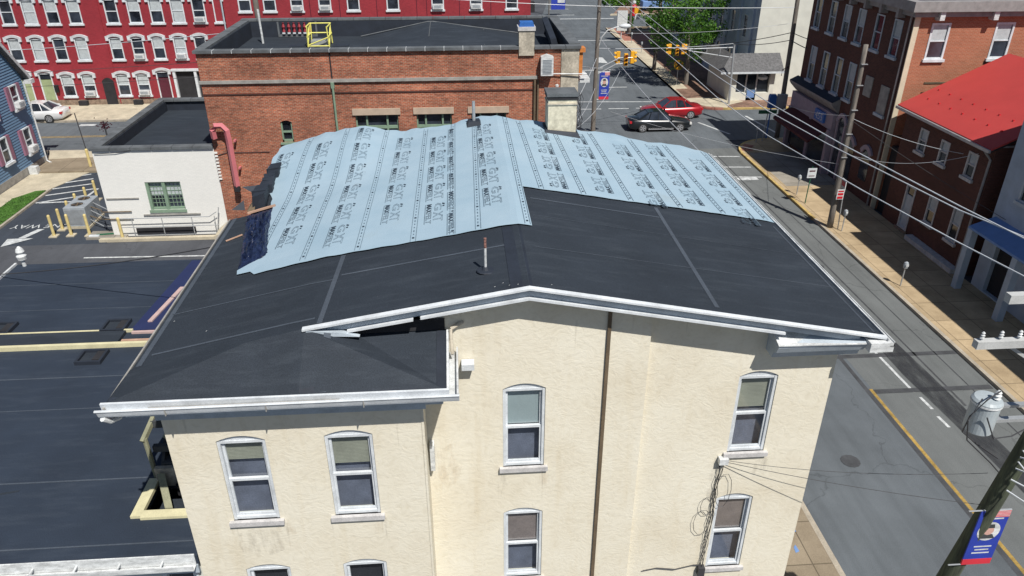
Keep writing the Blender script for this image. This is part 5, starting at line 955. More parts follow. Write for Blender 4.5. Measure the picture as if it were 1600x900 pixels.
# ================================================================ PALE HOUSE at the right edge
PB = thing('pale_stucco_house', (27, 24, 0), 'pale blue-grey stucco house with a blue canopy at the right edge', 'house')
w = MB(OS, US, VS); wall(w, 28.6, 0, 9.2, [(26.3, 27.8, .2, 2.6), (24.2, 25.2, 4.6, 6.4), (26.6, 27.5, 4.6, 6.4)], t=.3, u0=14); w.face([(28.6, 0, 0), (28.6, -10, 0), (28.6, -10, 9.2), (28.6, 0, 9.2)]); w.face([(14, 0, 0), (14, -10, 0), (14, -10, 9.2), (14, 0, 9.2)]); w.build('wall', 'paleblue', PB)
MB().box(22.8, 33, 14, 28.65, 9.2, 9.4).build('roof', 'roof', PB)
for o in ((24.2, 25.2, 4.6, 6.4), (26.6, 27.5, 4.6, 6.4)): far_window(PB, OS, US, VS, *o, trim='bluegrey', sill='bluegrey')
MB(OS, US, VS).box(26.3, 27.8, -.28, -.2, .2, 2.6).build('doorway', 'dark', PB)
MB().prism([(23.0, 3.5), (21.9, 3.1), (21.9, 3.0), (23.0, 3.2)], 'y', 23.0, 28.4).build('canopy', 'bluecanopy', PB)
for y in (25.4, 28.3): MB().box(21.95, 22.25, y - .15, y + .15, .13, 3.05).build('canopy_column', 'paleblue', PB)
# ================================================================ OFF-WHITE BUILDING with corner shop
WB = thing('white_stucco_building', (30, 72, 0), 'tall off-white stucco building with shingled corner shop awning, across the junction', 'building')
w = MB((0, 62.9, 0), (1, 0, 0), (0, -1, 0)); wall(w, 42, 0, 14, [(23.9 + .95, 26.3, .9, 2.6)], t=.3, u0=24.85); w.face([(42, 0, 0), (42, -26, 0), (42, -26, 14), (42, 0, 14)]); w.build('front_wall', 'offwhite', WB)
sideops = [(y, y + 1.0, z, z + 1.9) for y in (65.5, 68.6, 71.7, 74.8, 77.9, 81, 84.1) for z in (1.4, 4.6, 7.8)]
w = MB((24.9, 0, 0), (0, 1, 0), (-1, 0, 0)); wall(w, 89, 0, 14, sideops, t=.2, u0=62.9); w.face([(89, 0, 0), (89, -18, 0), (89, -18, 14), (89, 0, 14)]); w.build('side_wall', 'paleblue', WB); MB().box(24.9, 42, 62.95, 89, 13.9, 14).build('roof', 'roof', WB)  # side wall and pilasters coloured duller than the front: shade painted in
for o in sideops: far_window(WB, (24.9, 0, 0), (0, 1, 0), (-1, 0, 0), *o, trim='bluegrey', sill=None)
for y in (64.3, 67.4, 70.5, 73.6, 76.7, 79.8, 82.9): MB().box(24.72, 24.89, y - .25, y + .25, 0, 14).build('pilaster', 'paleblue', WB)
sp = MB().box(22.75, 26.6, 62.0, 62.88, 0, .75).box(22.75, 23.35, 62.0, 62.88, .75, 2.5).box(26.2, 26.6, 62.0, 62.88, .75, 2.5).build('shop_base', 'offwhite', WB); MB().box(23.36, 26.19, 62.3, 62.87, .76, 2.5).build('shop_window', 'dglass', WB)
MB().box(24.2, 24.3, 62.2, 62.29, .76, 2.5).box(25.1, 25.2, 62.2, 62.29, .76, 2.5).build('window_mullion', 'sill', WB); MB().box(24.3, 25.1, 62.0, 62.29, .1, 1.0).build('shop_door', 'skyglass', WB); MB().box(24.35, 25.0, 61.97, 61.995, .35, .95).build('poster', 'bluecanopy', WB); MB().lathe((25.6, 62.24, 1.75), [(.02, 0), (.4, .12), (.42, .3), (.1, .5)], 12).build('white_lantern', 'worn', WB)
aw = MB(); aw.hexa([(21.7, 61.4, 2.55), (27.05, 61.4, 2.55), (27.05, 62.89, 3.75), (22.9, 62.89, 3.75)], [(21.7, 61.4, 2.63), (27.05, 61.4, 2.63), (27.05, 62.89, 3.85), (22.9, 62.89, 3.85)]); aw.face([(21.7, 61.4, 2.62), (22.9, 62.89, 3.84), (22.9, 68, 3.84), (21.7, 68, 2.62)]); awo = aw.build('awning', 'shingle', WB); MB().box(21.68, 27.08, 61.33, 61.4, 2.48, 2.62).build('awning_edge', 'white', awo)
MB().box(22.8, 24.88, 62.89, 68, 0, 2.7).build('shop_side_wall', 'offwhite', WB)
# ================================================================ CARS
def sedan(name, x, y, heading, paint_, label, L=4.75, W=1.8, wing=False):
    t = thing(name, (x, y, 0), label, 'car', 'cars in the streets')
    D = Vector((math.cos(heading), math.sin(heading), 0)); S = Vector((-D.y, D.x, 0)); O = Vector((x, y, 0))
    F = lambda: MB(O, D, S)
    st = [(-.5, .62, .86, .35), (-.485, .86, .90, .28), (-.42, .97, .95, .22), (-.3, 1, .96, .2), (-.1, 1, .93, .2), (.1, 1, .92, .2), (.2, 1, .90, .2), (.34, .98, .82, .22), (.44, .92, .74, .24), (.485, .80, .66, .28), (.5, .6, .55, .34)]
    def ring(s):
        u, wf, zt, zb = s; h = W / 2 * wf
        pts = [(-h * .9, zb), (-h, zb + .12), (-h, zb + (zt - zb) * .6), (-h * .94, zt - .07), (-h * .75, zt - .005), (0, zt + .035), (h * .75, zt - .005), (h * .94, zt - .07), (h, zb + (zt - zb) * .6), (h, zb + .12), (h * .9, zb)]
        return [(u * L, a, b) for a, b in pts]
    b = F(); rs = [[b.P(p) for p in ring(s)] for s in st]
    for A, B in zip(rs, rs[1:]):
        for i in range(11): b.f.append([A[i], A[(i + 1) % 11], B[(i + 1) % 11], B[i]])
    b.f.append(rs[0][::-1]); b.f.append(rs[-1]); body = b.build('body', paint_, t, smooth=True)
    h = W / 2
    g = F(); lo = [(-.36 * L, .9), (-.2 * L, .91), (.02 * L, .9), (.2 * L, .87)]; up_ = [(-.2 * L, 1.36), (-.12 * L, 1.42), (.0 * L, 1.43), (.055 * L, 1.38)]
    a_ = [(u, s * h * .86, z) for s in (-1, 1) for u, z in lo]; c_ = [(u, s * h * .62, z) for s in (-1, 1) for u, z in up_]
    ia = [g.P(p) for p in a_]; ic = [g.P(p) for p in c_]
    for i in range(3): g.f.append([ia[i], ia[i + 1], ic[i + 1], ic[i]]); g.f.append([ia[4 + i], ia[5 + i], ic[5 + i], ic[4 + i]]); g.f.append([ic[i], ic[i + 1], ic[5 + i], ic[4 + i]])
    g.f.append([ia[0], ia[4], ic[4], ic[0]]); g.f.append([ia[3], ia[7], ic[7], ic[3]]); cab = g.build('windows', 'dglass', t)
    rfp = F(); q = [(-.205 * L, 1.365), (-.12 * L, 1.43), (.0, 1.44), (.058 * L, 1.385)]
    for (u0, z0), (u1, z1) in zip(q, q[1:]): rfp.hexa([(u0, -h * .63, z0), (u1, -h * .63, z1), (u1, h * .63, z1), (u0, h * .63, z0)], [(u0, -h * .55, z0 + .025), (u1, -h * .55, z1 + .025), (u1, h * .55, z1 + .025), (u0, h * .55, z0 + .025)])
    for s in (-1, 1):
        rfp.bar((.2 * L, s * h * .87, .87), (.055 * L, s * h * .63, 1.39), .06, .05); rfp.bar((-.36 * L, s * h * .87, .9), (-.2 * L, s * h * .63, 1.37), .09, .1); rfp.bar((-.05 * L, s * h * .88, .9), (-.045 * L, s * h * .635, 1.42), .05, .05); rfp.bar((-.2 * L, s * h * .88, .92), (-.16 * L, s * h * .63, 1.40), .05, .06)
    rfp.build('roof', paint_, t)
    for u in (-.29 * L, .3 * L):
        for s in (-1, 1):
            wh = F(); n = 16; rr2 = .33; y0, y1 = s * (h - .2), s * (h + .015)
            A = [wh.P((u + rr2 * math.cos(6.283 * i / n), y0, rr2 + rr2 * math.sin(6.283 * i / n))) for i in range(n)]; B = [wh.P((u + rr2 * math.cos(6.283 * i / n), y1, rr2 + rr2 * math.sin(6.283 * i / n))) for i in range(n)]
            wh.f += [[A[i], A[(i + 1) % n], B[(i + 1) % n], B[i]] for i in range(n)] + [A, B[::-1]]; who = wh.build('wheel', 'tyre', t)
            rm_ = F(); y2 = s * (h + .022)
            for i in range(5):
                q = 6.283 * i / 5; rm_.face([(u + .03 * math.cos(q - 1), y2, rr2 + .03 * math.sin(q - 1)), (u + .22 * math.cos(q - .33), y2, rr2 + .22 * math.sin(q - .33)), (u + .22 * math.cos(q + .33), y2, rr2 + .22 * math.sin(q + .33)), (u + .03 * math.cos(q + 1), y2, rr2 + .03 * math.sin(q + 1))])
            for i in range(n): q, q2 = 6.283 * i / n, 6.283 * (i + 1) / n; rm_.face([(u + .20 * math.cos(q), y2, rr2 + .20 * math.sin(q)), (u + .24 * math.cos(q), y2, rr2 + .24 * math.sin(q)), (u + .24 * math.cos(q2), y2, rr2 + .24 * math.sin(q2)), (u + .20 * math.cos(q2), y2, rr2 + .20 * math.sin(q2))])
            rm_.build('rim', 'rim', who)
    for s in (-1, 1):
        F().box(.455 * L, .487 * L, s * h * .72 - .17, s * h * .72 + .17, .52, .66).build('headlight', 'lamp', t); F().box(-.498 * L, -.465 * L, s * h * .72 - .17, s * h * .72 + .17, .66, .82).build('tail_light', 'redlamp', t)
        F().box(.14 * L, .17 * L, s * (h + .06) - .07, s * (h + .06) + .07, .88, 1.0).build('mirror', paint_, t)
        F().box(-.2 * L, .2 * L, s * h - .01, s * h + .012, .2, .27).build('sill_trim', 'rim' if wing else 'black', t)
    F().box(.485 * L, .502 * L, -.35, .35, .4, .55).build('grille', 'black', t); F().box(-.505 * L, -.49 * L, -.25, .25, .6, .74).build('number_plate', 'worn', t)
    return t
sedan('parked_car', 14.95, 54.55, 0.0, 'carblack', 'black sedan with silver wheels crossing the junction, nearer than the red car', wing=True)
sedan('parked_car', 16.75, 57.9, math.pi + .02, 'carred', 'dark red sedan heading left through the junction, behind the black car')
sedan('parked_car', -32.9, 60.35, math.pi, 'carwhite', 'white sedan in the street beyond the blue house', L=4.7)

# ================================================================ POLES, SIGNALS, SIGNS
def wood_pole(loc, top, r0, r1, label, m='pole', name='utility_pole'):
    t = thing(name, loc, label, 'utility pole', 'wooden utility poles'); n = 10
    MB().tube([Vector(loc) + (Vector(top) - Vector(loc)) * i / n for i in range(n + 1)], r0, 12, r1).build('shaft', m, t, smooth=True); return t
def insulator(t, x, y, z): MB().lathe((x, y, z), [(.012, 0), (.012, .04), (.036, .05), (.018, .07), (.034, .09), (.016, .11), (.028, .13), (.012, .15)], 10).build('insulator', 'worn', t)
def banner(t, x0, x1, y, z0, z1):
    b = MB().box(x0, x1, y - .012, y + .012, z0 + .17 * (z1 - z0) * .6, z1).build('banner', 'banner', t); dz = z1 - z0; xc = (x0 + x1) / 2; wd = x1 - x0; yf = y - .016
    MB().box(x0, x1, yf - .002, y + .012, z0, z0 + .1 * dz).build('red_strip', 'bred', b)
    mb = MB(); mb.face([(xc + wd * .38 * math.cos(i * .3142), yf, z0 + .62 * dz + dz * .17 * math.sin(i * .3142)) for i in range(20)]); mb.build('portrait_oval', 'worn', b)
    mb = MB(); mb.face([(xc + wd * .17 * math.cos(i * .524), yf - .004, z0 + .63 * dz + dz * .075 * math.sin(i * .524)) for i in range(12)]); mb.build('portrait_face', 'skin', b)
    mb = MB(); mb.face([(xc - wd * .28, yf - .003, z0 + .49 * dz), (xc + wd * .28, yf - .003, z0 + .49 * dz), (xc + wd * .16, yf - .003, z0 + .57 * dz), (xc - wd * .16, yf - .003, z0 + .57 * dz)]); mb.face([(xc - wd * .16, yf - .005, z0 + .68 * dz), (xc + wd * .16, yf - .005, z0 + .68 * dz), (xc + wd * .12, yf - .005, z0 + .75 * dz), (xc - wd * .12, yf - .005, z0 + .75 * dz)]); mb.build('portrait_uniform', 'darkwood', b)
    mb = MB(); [mb.box(xc - wd * q, xc + wd * q, yf - .002, yf, z0 + z_ * dz, z0 + (z_ + .022) * dz) for q, z_ in ((.3, .33), (.24, .27), (.3, .21), (.34, .84))]; mb.build('printed_lines', 'worn', b)
    mb = MB()
    for i in range(5): mb.box(xc + wd * .02, x1, yf - .003, yf, z0 + (.88 + .024 * i) * dz, z0 + (.892 + .024 * i) * dz)
    mb.build('flag_stripes', 'bred', b); MB().box(xc + wd * .02, x1, yf - .001, yf, z0 + .875 * dz, z1 - .001).build('flag_field', 'worn', b)
    for z in (z0, z1): MB().tube([(x0 - .25, y, z), (x1, y, z)], .015, 6).build('banner_rod', 'metal', b)
P1 = wood_pole((9.28, 10.25, 0), (9.95, 9.1, 12.2), .19, .13, 'leaning mossy utility pole with transformer and banner, nearest at bottom right', 'polegreen')
MB().box(7.74, 12.0, 9.08, 9.2, 9.80, 9.93).build('crossarm', 'arm', P1); MB().box(7.86, 12.2, 8.92, 9.04, 10.68, 10.82).build('crossarm', 'arm', P1)
for x in (7.82, 8.12, 8.42, 11.2): insulator(P1, x, 9.14, 9.93)
for x in (8.9, 9.2, 11.0): insulator(P1, x, 8.98, 10.82)
MB().bar((8.3, 9.2, 9.8), (9.7, 9.3, 8.9), .05, .05).build('arm_brace', 'arm', P1); MB().bar((8.3, 9.1, 10.68), (9.8, 9.2, 9.9), .05, .05).build('arm_brace', 'arm', P1)
tf = MB().lathe((8.42, 9.3, 8.06), [(.19, 0), (.22, .03), (.22, .56), (.235, .57), (.235, .61), (.20, .65), (.0, .67)], 28).build('transformer', 'tank', P1)
MB().lathe((8.50, 9.22, 8.70), [(.03, 0), (.03, .03), (.06, .05), (.03, .08), (.06, .11), (.03, .14), (.05, .16), (.02, .20)], 12).build('bushing', 'worn', tf); MB().lathe((8.42, 9.3, 8.615), [(.238, 0), (.238, .03)], 28).build('lid_band', 'worn', tf); MB().box(8.6, 9.4, 9.27, 9.36, 8.2, 8.26).box(8.6, 9.4, 9.27, 9.36, 8.5, 8.55).build('mounting_bracket', 'metal', tf)
MB().lathe((9.0, 9.05, 8.7), [(.05, 0), (.08, .05), (.04, .1), (.08, .15), (.04, .2), (.07, .26), (.03, .4)], 10).build('lightning_arrester', 'worn', P1)
tw = MB()
for j, pts in enumerate(([(8.5, 9.2, 8.9), (8.15, 9.0, 8.9), (8.0, 9.05, 8.55), (8.05, 9.15, 8.15), (8.4, 9.2, 7.85), (9.0, 9.3, 7.4)], [(8.3, 9.05, 8.5), (8.5, 9.0, 8.1), (8.9, 9.1, 8.05), (9.4, 9.3, 8.1)], [(8.15, 9.1, 8.85), (7.95, 9.0, 8.5), (8.05, 9.0, 8.1), (8.8, 9.2, 7.4), (9.3, 9.5, 6.9)])): tw.tube(pts, .012, 5)
tw.build('jumper_cables', 'wiredark', P1)
tw = MB(); [tw.tube([(9.4, 9.3, 8.3 - .25 * j), (9.75, 9.1, 8.1 - .3 * j), (9.7, 9.1, 7.7 - .3 * j), (9.45, 9.35, 7.6 - .25 * j)], .015, 5) for j in range(5)]; tw.build('cable_loops', 'wire', P1)
banner(P1, 9.40, 9.98, 9.62, 4.45, 5.85)
P2 = wood_pole((9.35, 51.0, 0), (9.35, 51.0, 11.0), .17, .12, 'brown utility pole with street lamp and banner at the far corner')
banner(P2, 9.62, 10.3, 50.98, 3.2, 5.05)
MB().box(8.9, 9.8, 50.9, 51.05, 5.25, 5.35).build('step_bracket', 'metal', P2)
lamp = MB().tube([(9.45, 51, 6.7), (9.6, 50.95, 7.3), (9.95, 50.9, 7.75), (10.5, 50.85, 7.95), (10.8, 50.85, 8.0)], .04, 8).build('lamp_arm', 'worn', P2); MB().lathe((0, 0, 0), [(.001, -.45), (.11, -.3), (.16, 0), (.13, .25), (.04, .42)], 12)
lh = MB((11.1, 50.85, 8.02), (0, 1, 0), (0, 0, 1), (1, 0, 0)).lathe((0, 0, 0), [(.03, -.42), (.12, -.25), (.17, .05), (.12, .3), (.02, .4)], 12).build('lamp_head', 'white', lamp, smooth=True)
def signal_head(t, x, y, z, face):
    """three lens head; face = unit vector the lenses look along"""
    s = MB().box(x - .13, x + .12, y - .1, y + .1, z, z + .8).build('signal_head', 'sigyellow', t, bevel=.02); f = Vector(face)
    for i, cm in enumerate(('green', 'sigyellow', 'redlamp')):
        c = Vector((x, y, z + .14 + .26 * i)) + f * (.115 if abs(f.y) > .5 else .135); side = Vector((f.y, -f.x, 0)); vz = MB(c, side, f)
        n = 10; A = []; B = []
        for k_ in range(n): a = 6.283 * k_ / n; A.append(vz.P((.11 * math.cos(a), 0, .11 * math.sin(a)))); B.append(vz.P((.11 * math.cos(a), .15 if math.sin(a) > -.3 else .04, .11 * math.sin(a))))
        vz.f += [[A[k_], A[(k_ + 1) % n], B[(k_ + 1) % n], B[k_]] for k_ in range(n)]; vz.build('visor', 'sigyellow', s); ln = MB(c, side, f); ln.face([(.1 * math.cos(6.283 * k_ / n), .01, .1 * math.sin(6.283 * k_ / n)) for k_ in range(n)]); ln.build('lens', 'black' if i < 2 else cm, s)
    return s
S1 = thing('traffic_signal', (6.2, 51, 5.3), 'pipe bracket with three yellow traffic lights left of the tree, by the far pole', 'traffic signal')
MB().tube([(9.45, 51, 5.25), (10.9, 51, 5.95), (11.3, 51, 6.0)], .04, 8).build('bracket', 'metal', S1); MB().tube([(9.45, 51, 4.9), (10.7, 51, 5.55), (11.3, 51, 5.6)], .04, 8).build('bracket', 'metal', S1); MB().tube([(6.0, 43, 7.2), (9.4, 51, 5.3)], .035, 8).build('bracket', 'metal', S1)
signal_head(S1, 10.85, 51.2, 5.55, (-1, 0, 0)); signal_head(S1, 11.33, 50.95, 5.45, (0, -1, 0)); signal_head(S1, 11.82, 51.2, 5.55, (1, 0, 0)); MB().tube([(10.85, 51.1, 5.95), (11.82, 51.1, 5.95)], .025, 6).build('hanger', 'metal', S1)
S2 = thing('mast_arm_traffic_signal', (22.5, 60.9, 0), 'grey mast arm signal pole with three yellow heads beside the corner shop', 'traffic signal')
MB().tube([(22.5, 60.9, .13), (22.3, 60.9, 4.95)], .10, 10, .08).build('pole', 'metal', S2); MB().tube([(22.3, 60.9, 4.7), (18.3, 60.9, 4.62), (16.9, 60.9, 4.75)], .05, 8).build('top_arm', 'metal', S2); MB().tube([(22.3, 60.9, 3.9), (18.6, 60.9, 4.5)], .045, 8).build('lower_arm', 'metal', S2)
for x, z0, z1 in ((21.2, 4.12, 4.7), (20.1, 4.3, 4.68)): MB().tube([(x, 60.9, z0), (x, 60.9, z1)], .03, 6).build('truss_strut', 'metal', S2)
signal_head(S2, 17.1, 61.1, 4.2, (-1, 0, 0)); signal_head(S2, 17.65, 60.85, 4.15, (0, -1, 0)); signal_head(S2, 18.2, 61.1, 4.2, (1, 0, 0))
RS = thing('railroad_sign', (19.95, 67.9, 0), 'round yellow rail crossing warning sign on a thin post below the tree', 'road sign'); MB().tube([(19.95, 67.9, .1), (19.95, 67.9, 1.9)], .04, 8).build('post', 'metal', RS)
q = MB(); n = 24; A = [q.P((19.95 + .43 * math.cos(6.283 * i / n), 67.82, 1.95 + .43 * math.sin(6.283 * i / n))) for i in range(n)]; B = [q.P((19.95 + .43 * math.cos(6.283 * i / n), 67.86, 1.95 + .43 * math.sin(6.283 * i / n))) for i in range(n)]; q.f += [[A[i], A[(i + 1) % n], B[(i + 1) % n], B[i]] for i in range(n)] + [A, B[::-1]]; sp = q.build('sign_plate', 'sigyellow', RS)
MB().bar((19.67, 67.80, 1.67), (20.23, 67.80, 2.23), .02, .09).build('black_cross', 'black', sp); MB().bar((19.67, 67.79, 2.23), (20.23, 67.79, 1.67), .02, .09).build('black_cross', 'black', sp)
q = MB(); text(q, 'R', lambda u, v: (19.95 + u, 67.8, 1.95 + v), -.34, -.2, -.09, .09); text(q, 'R', lambda u, v: (19.95 + u, 67.8, 1.95 + v), .2, .34, -.09, .09); q.build('black_letters', 'black', sp)
P3 = wood_pole((19.45, 35.3, .1), (19.3, 35.3, 9.5), .16, .11, 'tall bare utility pole on the sunny right pavement, before the red roofed house')
for z in (4.0, 5.2, 6.4, 7.6, 8.6): MB().box(19.2, 19.5, 35.1, 35.2, z, z + .03).build('pole_step', 'metal', P3)
P4 = wood_pole((22.9, 51.4, 0), (22.7, 51.4, 11.0), .17, .14, 'dark utility pole at the shaded street corner with a grey cabinet'); MB().box(22.35, 23.0, 50.95, 51.25, 2.3, 3.3).build('control_cabinet', 'ac', P4); MB().tube([(22.8, 51.1, 5.2), (22.3, 51.0, 5.0), (22.3, 51.0, 4.6)], .03, 6).build('hanging_lamp', 'doorred', P4)
tag(MB().box(21.75, 22.25, 51.0, 51.3, 2.35, 3.15).prism([(21.75, 3.15), (22.25, 3.15), (22.2, 3.3), (21.8, 3.3)], 'y', 51.0, 51.3).tube([(22.0, 51.15, 0), (22.0, 51.15, 2.4)], .05, 8).build('blue_call_box', 'blue'), 'bright blue box beside the grey cabinet at the shaded corner', 'call box')
P6 = wood_pole((19.45, 74.5, .1), (19.6, 74.5, 9.5), .2, .14, 'brown utility pole on the pale pavement left of the tree')
P7 = wood_pole((-12.0, 49.4, .1), (-12.15, 49.4, 12), .2, .16, 'grey utility pole rising behind the left end of the brick building')
P8 = wood_pole((21.0, 93.5, .1), (21.0, 93.5, 9.0), .18, .12, 'far utility pole with yellow and white signs beside the crossing'); MB().box(21.4, 22.2, 93.3, 93.36, 2.8, 3.5).build('yellow_sign', 'sigyellow', P8); MB().box(21.5, 22.1, 93.3, 93.36, 2.1, 2.7).build('white_sign', 'worn', P8)
tag(MB().box(18.9, 20.1, 91.0, 91.4, 1.2, 3.4).tube([(19.5, 91.2, .1), (19.5, 91.2, 1.3)], .06, 8).build('signal_cabinet', 'worn'), 'tall pale cabinet beside the far utility pole', 'cabinet')
t = thing('street_banner', (14.2, 112, 0), 'far lamp post with a small blue flag banner at the top of the street', 'lamp post'); MB().tube([(13.3, 112, 0), (13.3, 112, 8)], .09, 8).build('post', 'pole', t); MB().box(13.6, 15.6, 111.9, 112, .8, 2.4).build('banner', 'banner', t)
MB().box(14.5, 15.5, 111.85, 111.9, 1.7, 2.4).build('banner_patch', 'worn', t)
def meter(x, y, label):
    t = thing('parking_meter', (x, y, .13), label, 'parking meter', 'parking meters on the right pavement'); MB().tube([(x, y, .13), (x, y, 1.0)], .03, 8).build('post', 'metal', t); MB().lathe((x, y, 1.0), [(.05, 0), (.10, .05), (.11, .2), (.09, .3), (.0, .36)], 12).build('head', 'ac', t); MB().box(x - .06, x + .06, y - .12, y - .1, 1.15, 1.25).build('dial', 'worn', t)
meter(19.65, 40.1, 'parking meter left of the white signpost'); meter(19.85, 34.75, 'parking meter beside the foot of the tall bare pole'); meter(19.68, 28.6, 'parking meter nearest the camera, at the shade edge'); meter(20.3, 89, 'parking meter far up the street at the pavement edge'); meter(20.1, 83, 'parking meter nearer the tree on the pale far pavement')
meter(20.9, 50.2, 'parking meter at the dark shaded corner')
t = thing('parking_sign', (19.56, 38.7, .13), 'small white parking sign on a dark post between meter and pole', 'road sign'); MB().tube([(19.56, 38.7, .13), (19.6, 38.7, 2.3)], .03, 8).build('post', 'green', t); sp = MB().box(19.34, 19.84, 38.62, 38.66, 1.68, 2.24).build('sign_plate', 'white', t)
MB().box(19.42, 19.76, 38.612, 38.619, 2.05, 2.12).box(19.42, 19.76, 38.612, 38.619, 1.78, 1.82).build('printed_lines', 'doorred', sp)
t = thing('no_parking_sign', (19.7, 35.0, .13), 'small red and white sign in front of the tall bare pole', 'road sign'); MB().tube([(19.75, 35.0, .13), (19.62, 35.0, 2.3)], .03, 8).build('post', 'metal', t); sp = MB().box(19.25, 19.62, 34.9, 34.94, 1.85, 2.38).build('sign_plate', 'worn', t); MB().box(19.29, 19.58, 34.89, 34.899, 1.89, 2.02).box(19.29, 19.58, 34.89, 34.899, 2.08, 2.2).box(19.29, 19.58, 34.89, 34.899, 2.26, 2.33).build('red_print', 'redlamp', sp)
sp = MB().prism([(35.05, 2.2), (35.5, 2.2), (35.5, 2.8), (35.05, 2.8)], 'x', 19.68, 19.72).build('side_plate', 'worn', t); MB().prism([(35.1, 2.45), (35.45, 2.45), (35.45, 2.7), (35.1, 2.7)], 'x', 19.665, 19.675).build('red_print', 'redlamp', sp)
t = thing('street_name_sign', (21.6, 50.6, 0), 'green street name sign on a post at the shaded corner', 'road sign'); MB().tube([(21.5, 50.6, .13), (21.6, 50.6, 2.1)], .04, 8).build('post', 'metal', t); MB().box(20.9, 22.2, 50.5, 50.54, 2.1, 2.35).build('name_blade', 'green', t)
# corner and far planting
t = thing('tree', (20.9, 68.2, 0), 'leafy bright green street tree in front of the off-white building', 'tree')
mb = MB(); mb.tube([(20.9, 68.2, 0), (20.9, 68.2, 2.0), (20.7, 68.1, 3.5), (20.6, 68.2, 6.0), (20.8, 68.3, 8.5)], .22, 10, .07)
rt = random.Random(4); tips = []
for i in range(12):
    a = i * 2.4; z0 = 2.2 + i * .45; L_ = rt.uniform(2.0, 3.2) * (1 - .03 * i); e = Vector((20.75 + L_ * math.cos(a), 68.2 + L_ * math.sin(a), z0 + rt.uniform(.6, 2.2))); mb.tube([(20.75, 68.15, z0), (20.75 + L_ * .5 * math.cos(a), 68.2 + L_ * .5 * math.sin(a), z0 + .8), e], .07, 6, .02); tips.append(e)
mb.build('trunk', 'pole', t); lf = MB()
cl = []
for i in range(135):
    while True:
        x, y, z = rt.uniform(-1, 1), rt.uniform(-1, 1), rt.uniform(-1, 1)
        if .25 < x * x + y * y + z * z < 1.0: break
    cl.append((Vector((20.3 + x * 3.5, 68.2 + y * 3.2, 6.2 + z * 4.3)), rt.uniform(.5, .95)))
for c, rad in cl:
    for i in range(120):
        d = Vector((rt.gauss(0, 1), rt.gauss(0, 1), rt.gauss(0, .8))).normalized() * rad * rt.uniform(.5, 1.05); p = c + d; s = rt.uniform(.06, .13)
        u = Vector((rt.gauss(0, 1), rt.gauss(0, 1), rt.gauss(0, .6))).normalized(); v = u.cross(Vector((rt.gauss(0, 1), rt.gauss(0, 1), rt.gauss(0, 1)))).normalized()
        lf.face([p - u * s, p + v * s * .6, p + u * s, p - v * s * .6])
lf.build('crown', 'leaf', t)
def bush(x0, x1, y0, y1, h, label, n=900, seed=1):
    rd = random.Random(seed); mb = MB()
    for i in range(n):
        p = Vector((rd.uniform(x0, x1), rd.uniform(y0, y1), .1 + h * rd.random() ** .6)); s = .16; u = Vector((rd.gauss(0, 1), rd.gauss(0, 1), rd.gauss(0, 1))).normalized(); v = u.cross(Vector((rd.gauss(0, 1), rd.gauss(0, 1), 1))).normalized(); mb.face([p - u * s, p + v * s, p + u * s, p - v * s])
    tag(mb.build('hedge', 'leaf'), label, 'hedge')
bush(24.6, 29.5, 99.0, 101.0, 1.2, 'low clipped hedge on the far corner left of the tree', 900, 3); bush(22.5, 29.0, 119.5, 121.0, 1.0, 'strip of green hedge at the top edge beside the far street', 900, 5)
t = thing('planter_bench', (22.5, 98, 0), 'square dark planter with pale stones on the far corner', 'planter'); MB().box(20.9, 25.0, 96.2, 99.4, .1, .34).build('kerb_frame', 'concrete', t); MB().box(21.2, 24.7, 96.5, 99.1, .34, .37).build('bed', 'brown', t)
rd = random.Random(8)
for i in range(9): x, y = rd.uniform(21.5, 24.3), rd.uniform(96.8, 98.8); MB().lathe((x, y, .36), [(.22, 0), (.25, .1), (.1, .22)], 7).build('stone', 'concrete', t)
bush(21.3, 22.6, 98.6, 99.8, 1.5, 'small dark shrub at the rear corner of the planter', 300, 9)
t = thing('delivery_van', (30, 116, 0), 'pale blue and green vehicle at the top edge left of the tree', 'van'); MB().box(27.4, 32.0, 114.6, 116.4, .4, 1.5).build('body', 'bluecanopy', t, bevel=.15); MB().box(28.0, 31.5, 114.7, 116.3, 1.5, 2.3).build('roof', 'palecurtain', t, bevel=.15); MB().box(28.2, 31.3, 114.58, 114.69, 1.55, 2.1).build('side_windows', 'dglass', t)
for x in (28.3, 31.1): MB().tube([(x, 114.5, .35), (x, 114.8, .35)], .34, 14).build('wheel', 'tyre', t)
t = thing('red_statue', (25, 110.5, 0), 'small red figure shaped ornament on the far corner', 'ornament'); MB().lathe((25.2, 110.5, .1), [(.45, 0), (.4, .8), (.5, 1.2), (.2, 1.5)], 10).build('body', 'redlamp', t); MB().lathe((25.2, 110.5, 1.6), [(.1, 0), (.28, .15), (.25, .4), (.05, .5)], 10).build('head', 'worn', t)
# ================================================================ WIRES
def wirev(pts, r, m, label, sag=None, n=24):
    if sag is not None:
        a, b = Vector(pts[0]), Vector(pts[1]); pts = [a + (b - a) * i / n - Vector((0, 0, sag * 4 * (i / n) * (1 - i / n))) for i in range(n + 1)]
    mb = MB().tube(pts, r, 5, cap=False); tag(mb.build('overhead_wire', m), label, 'wire', 'overhead wires')
wirev([(9.5, 9.0, 10.35), (9.5, 10.67, 10.18), (9.5, 12.42, 10.0), (9.5, 16.07, 9.68), (9.5, 21.97, 9.27), (9.5, 27, 9.22), (9.5, 32.18, 9.38), (9.5, 40, 9.5), (9.5, 51, 9.7)], .014, 'wire', 'lowest of the three bright wires descending to the bottom right')
wirev([(9.98, 9.0, 10.85), (10.0, 11.54, 10.51), (10.0, 13.36, 10.28), (10.0, 19.18, 9.86), (10.0, 23.43, 9.64), (10.0, 30.4, 9.6), (10.0, 38, 9.7), (9.8, 51, 10.1)], .014, 'wire', 'middle of the three bright wires running down the street')
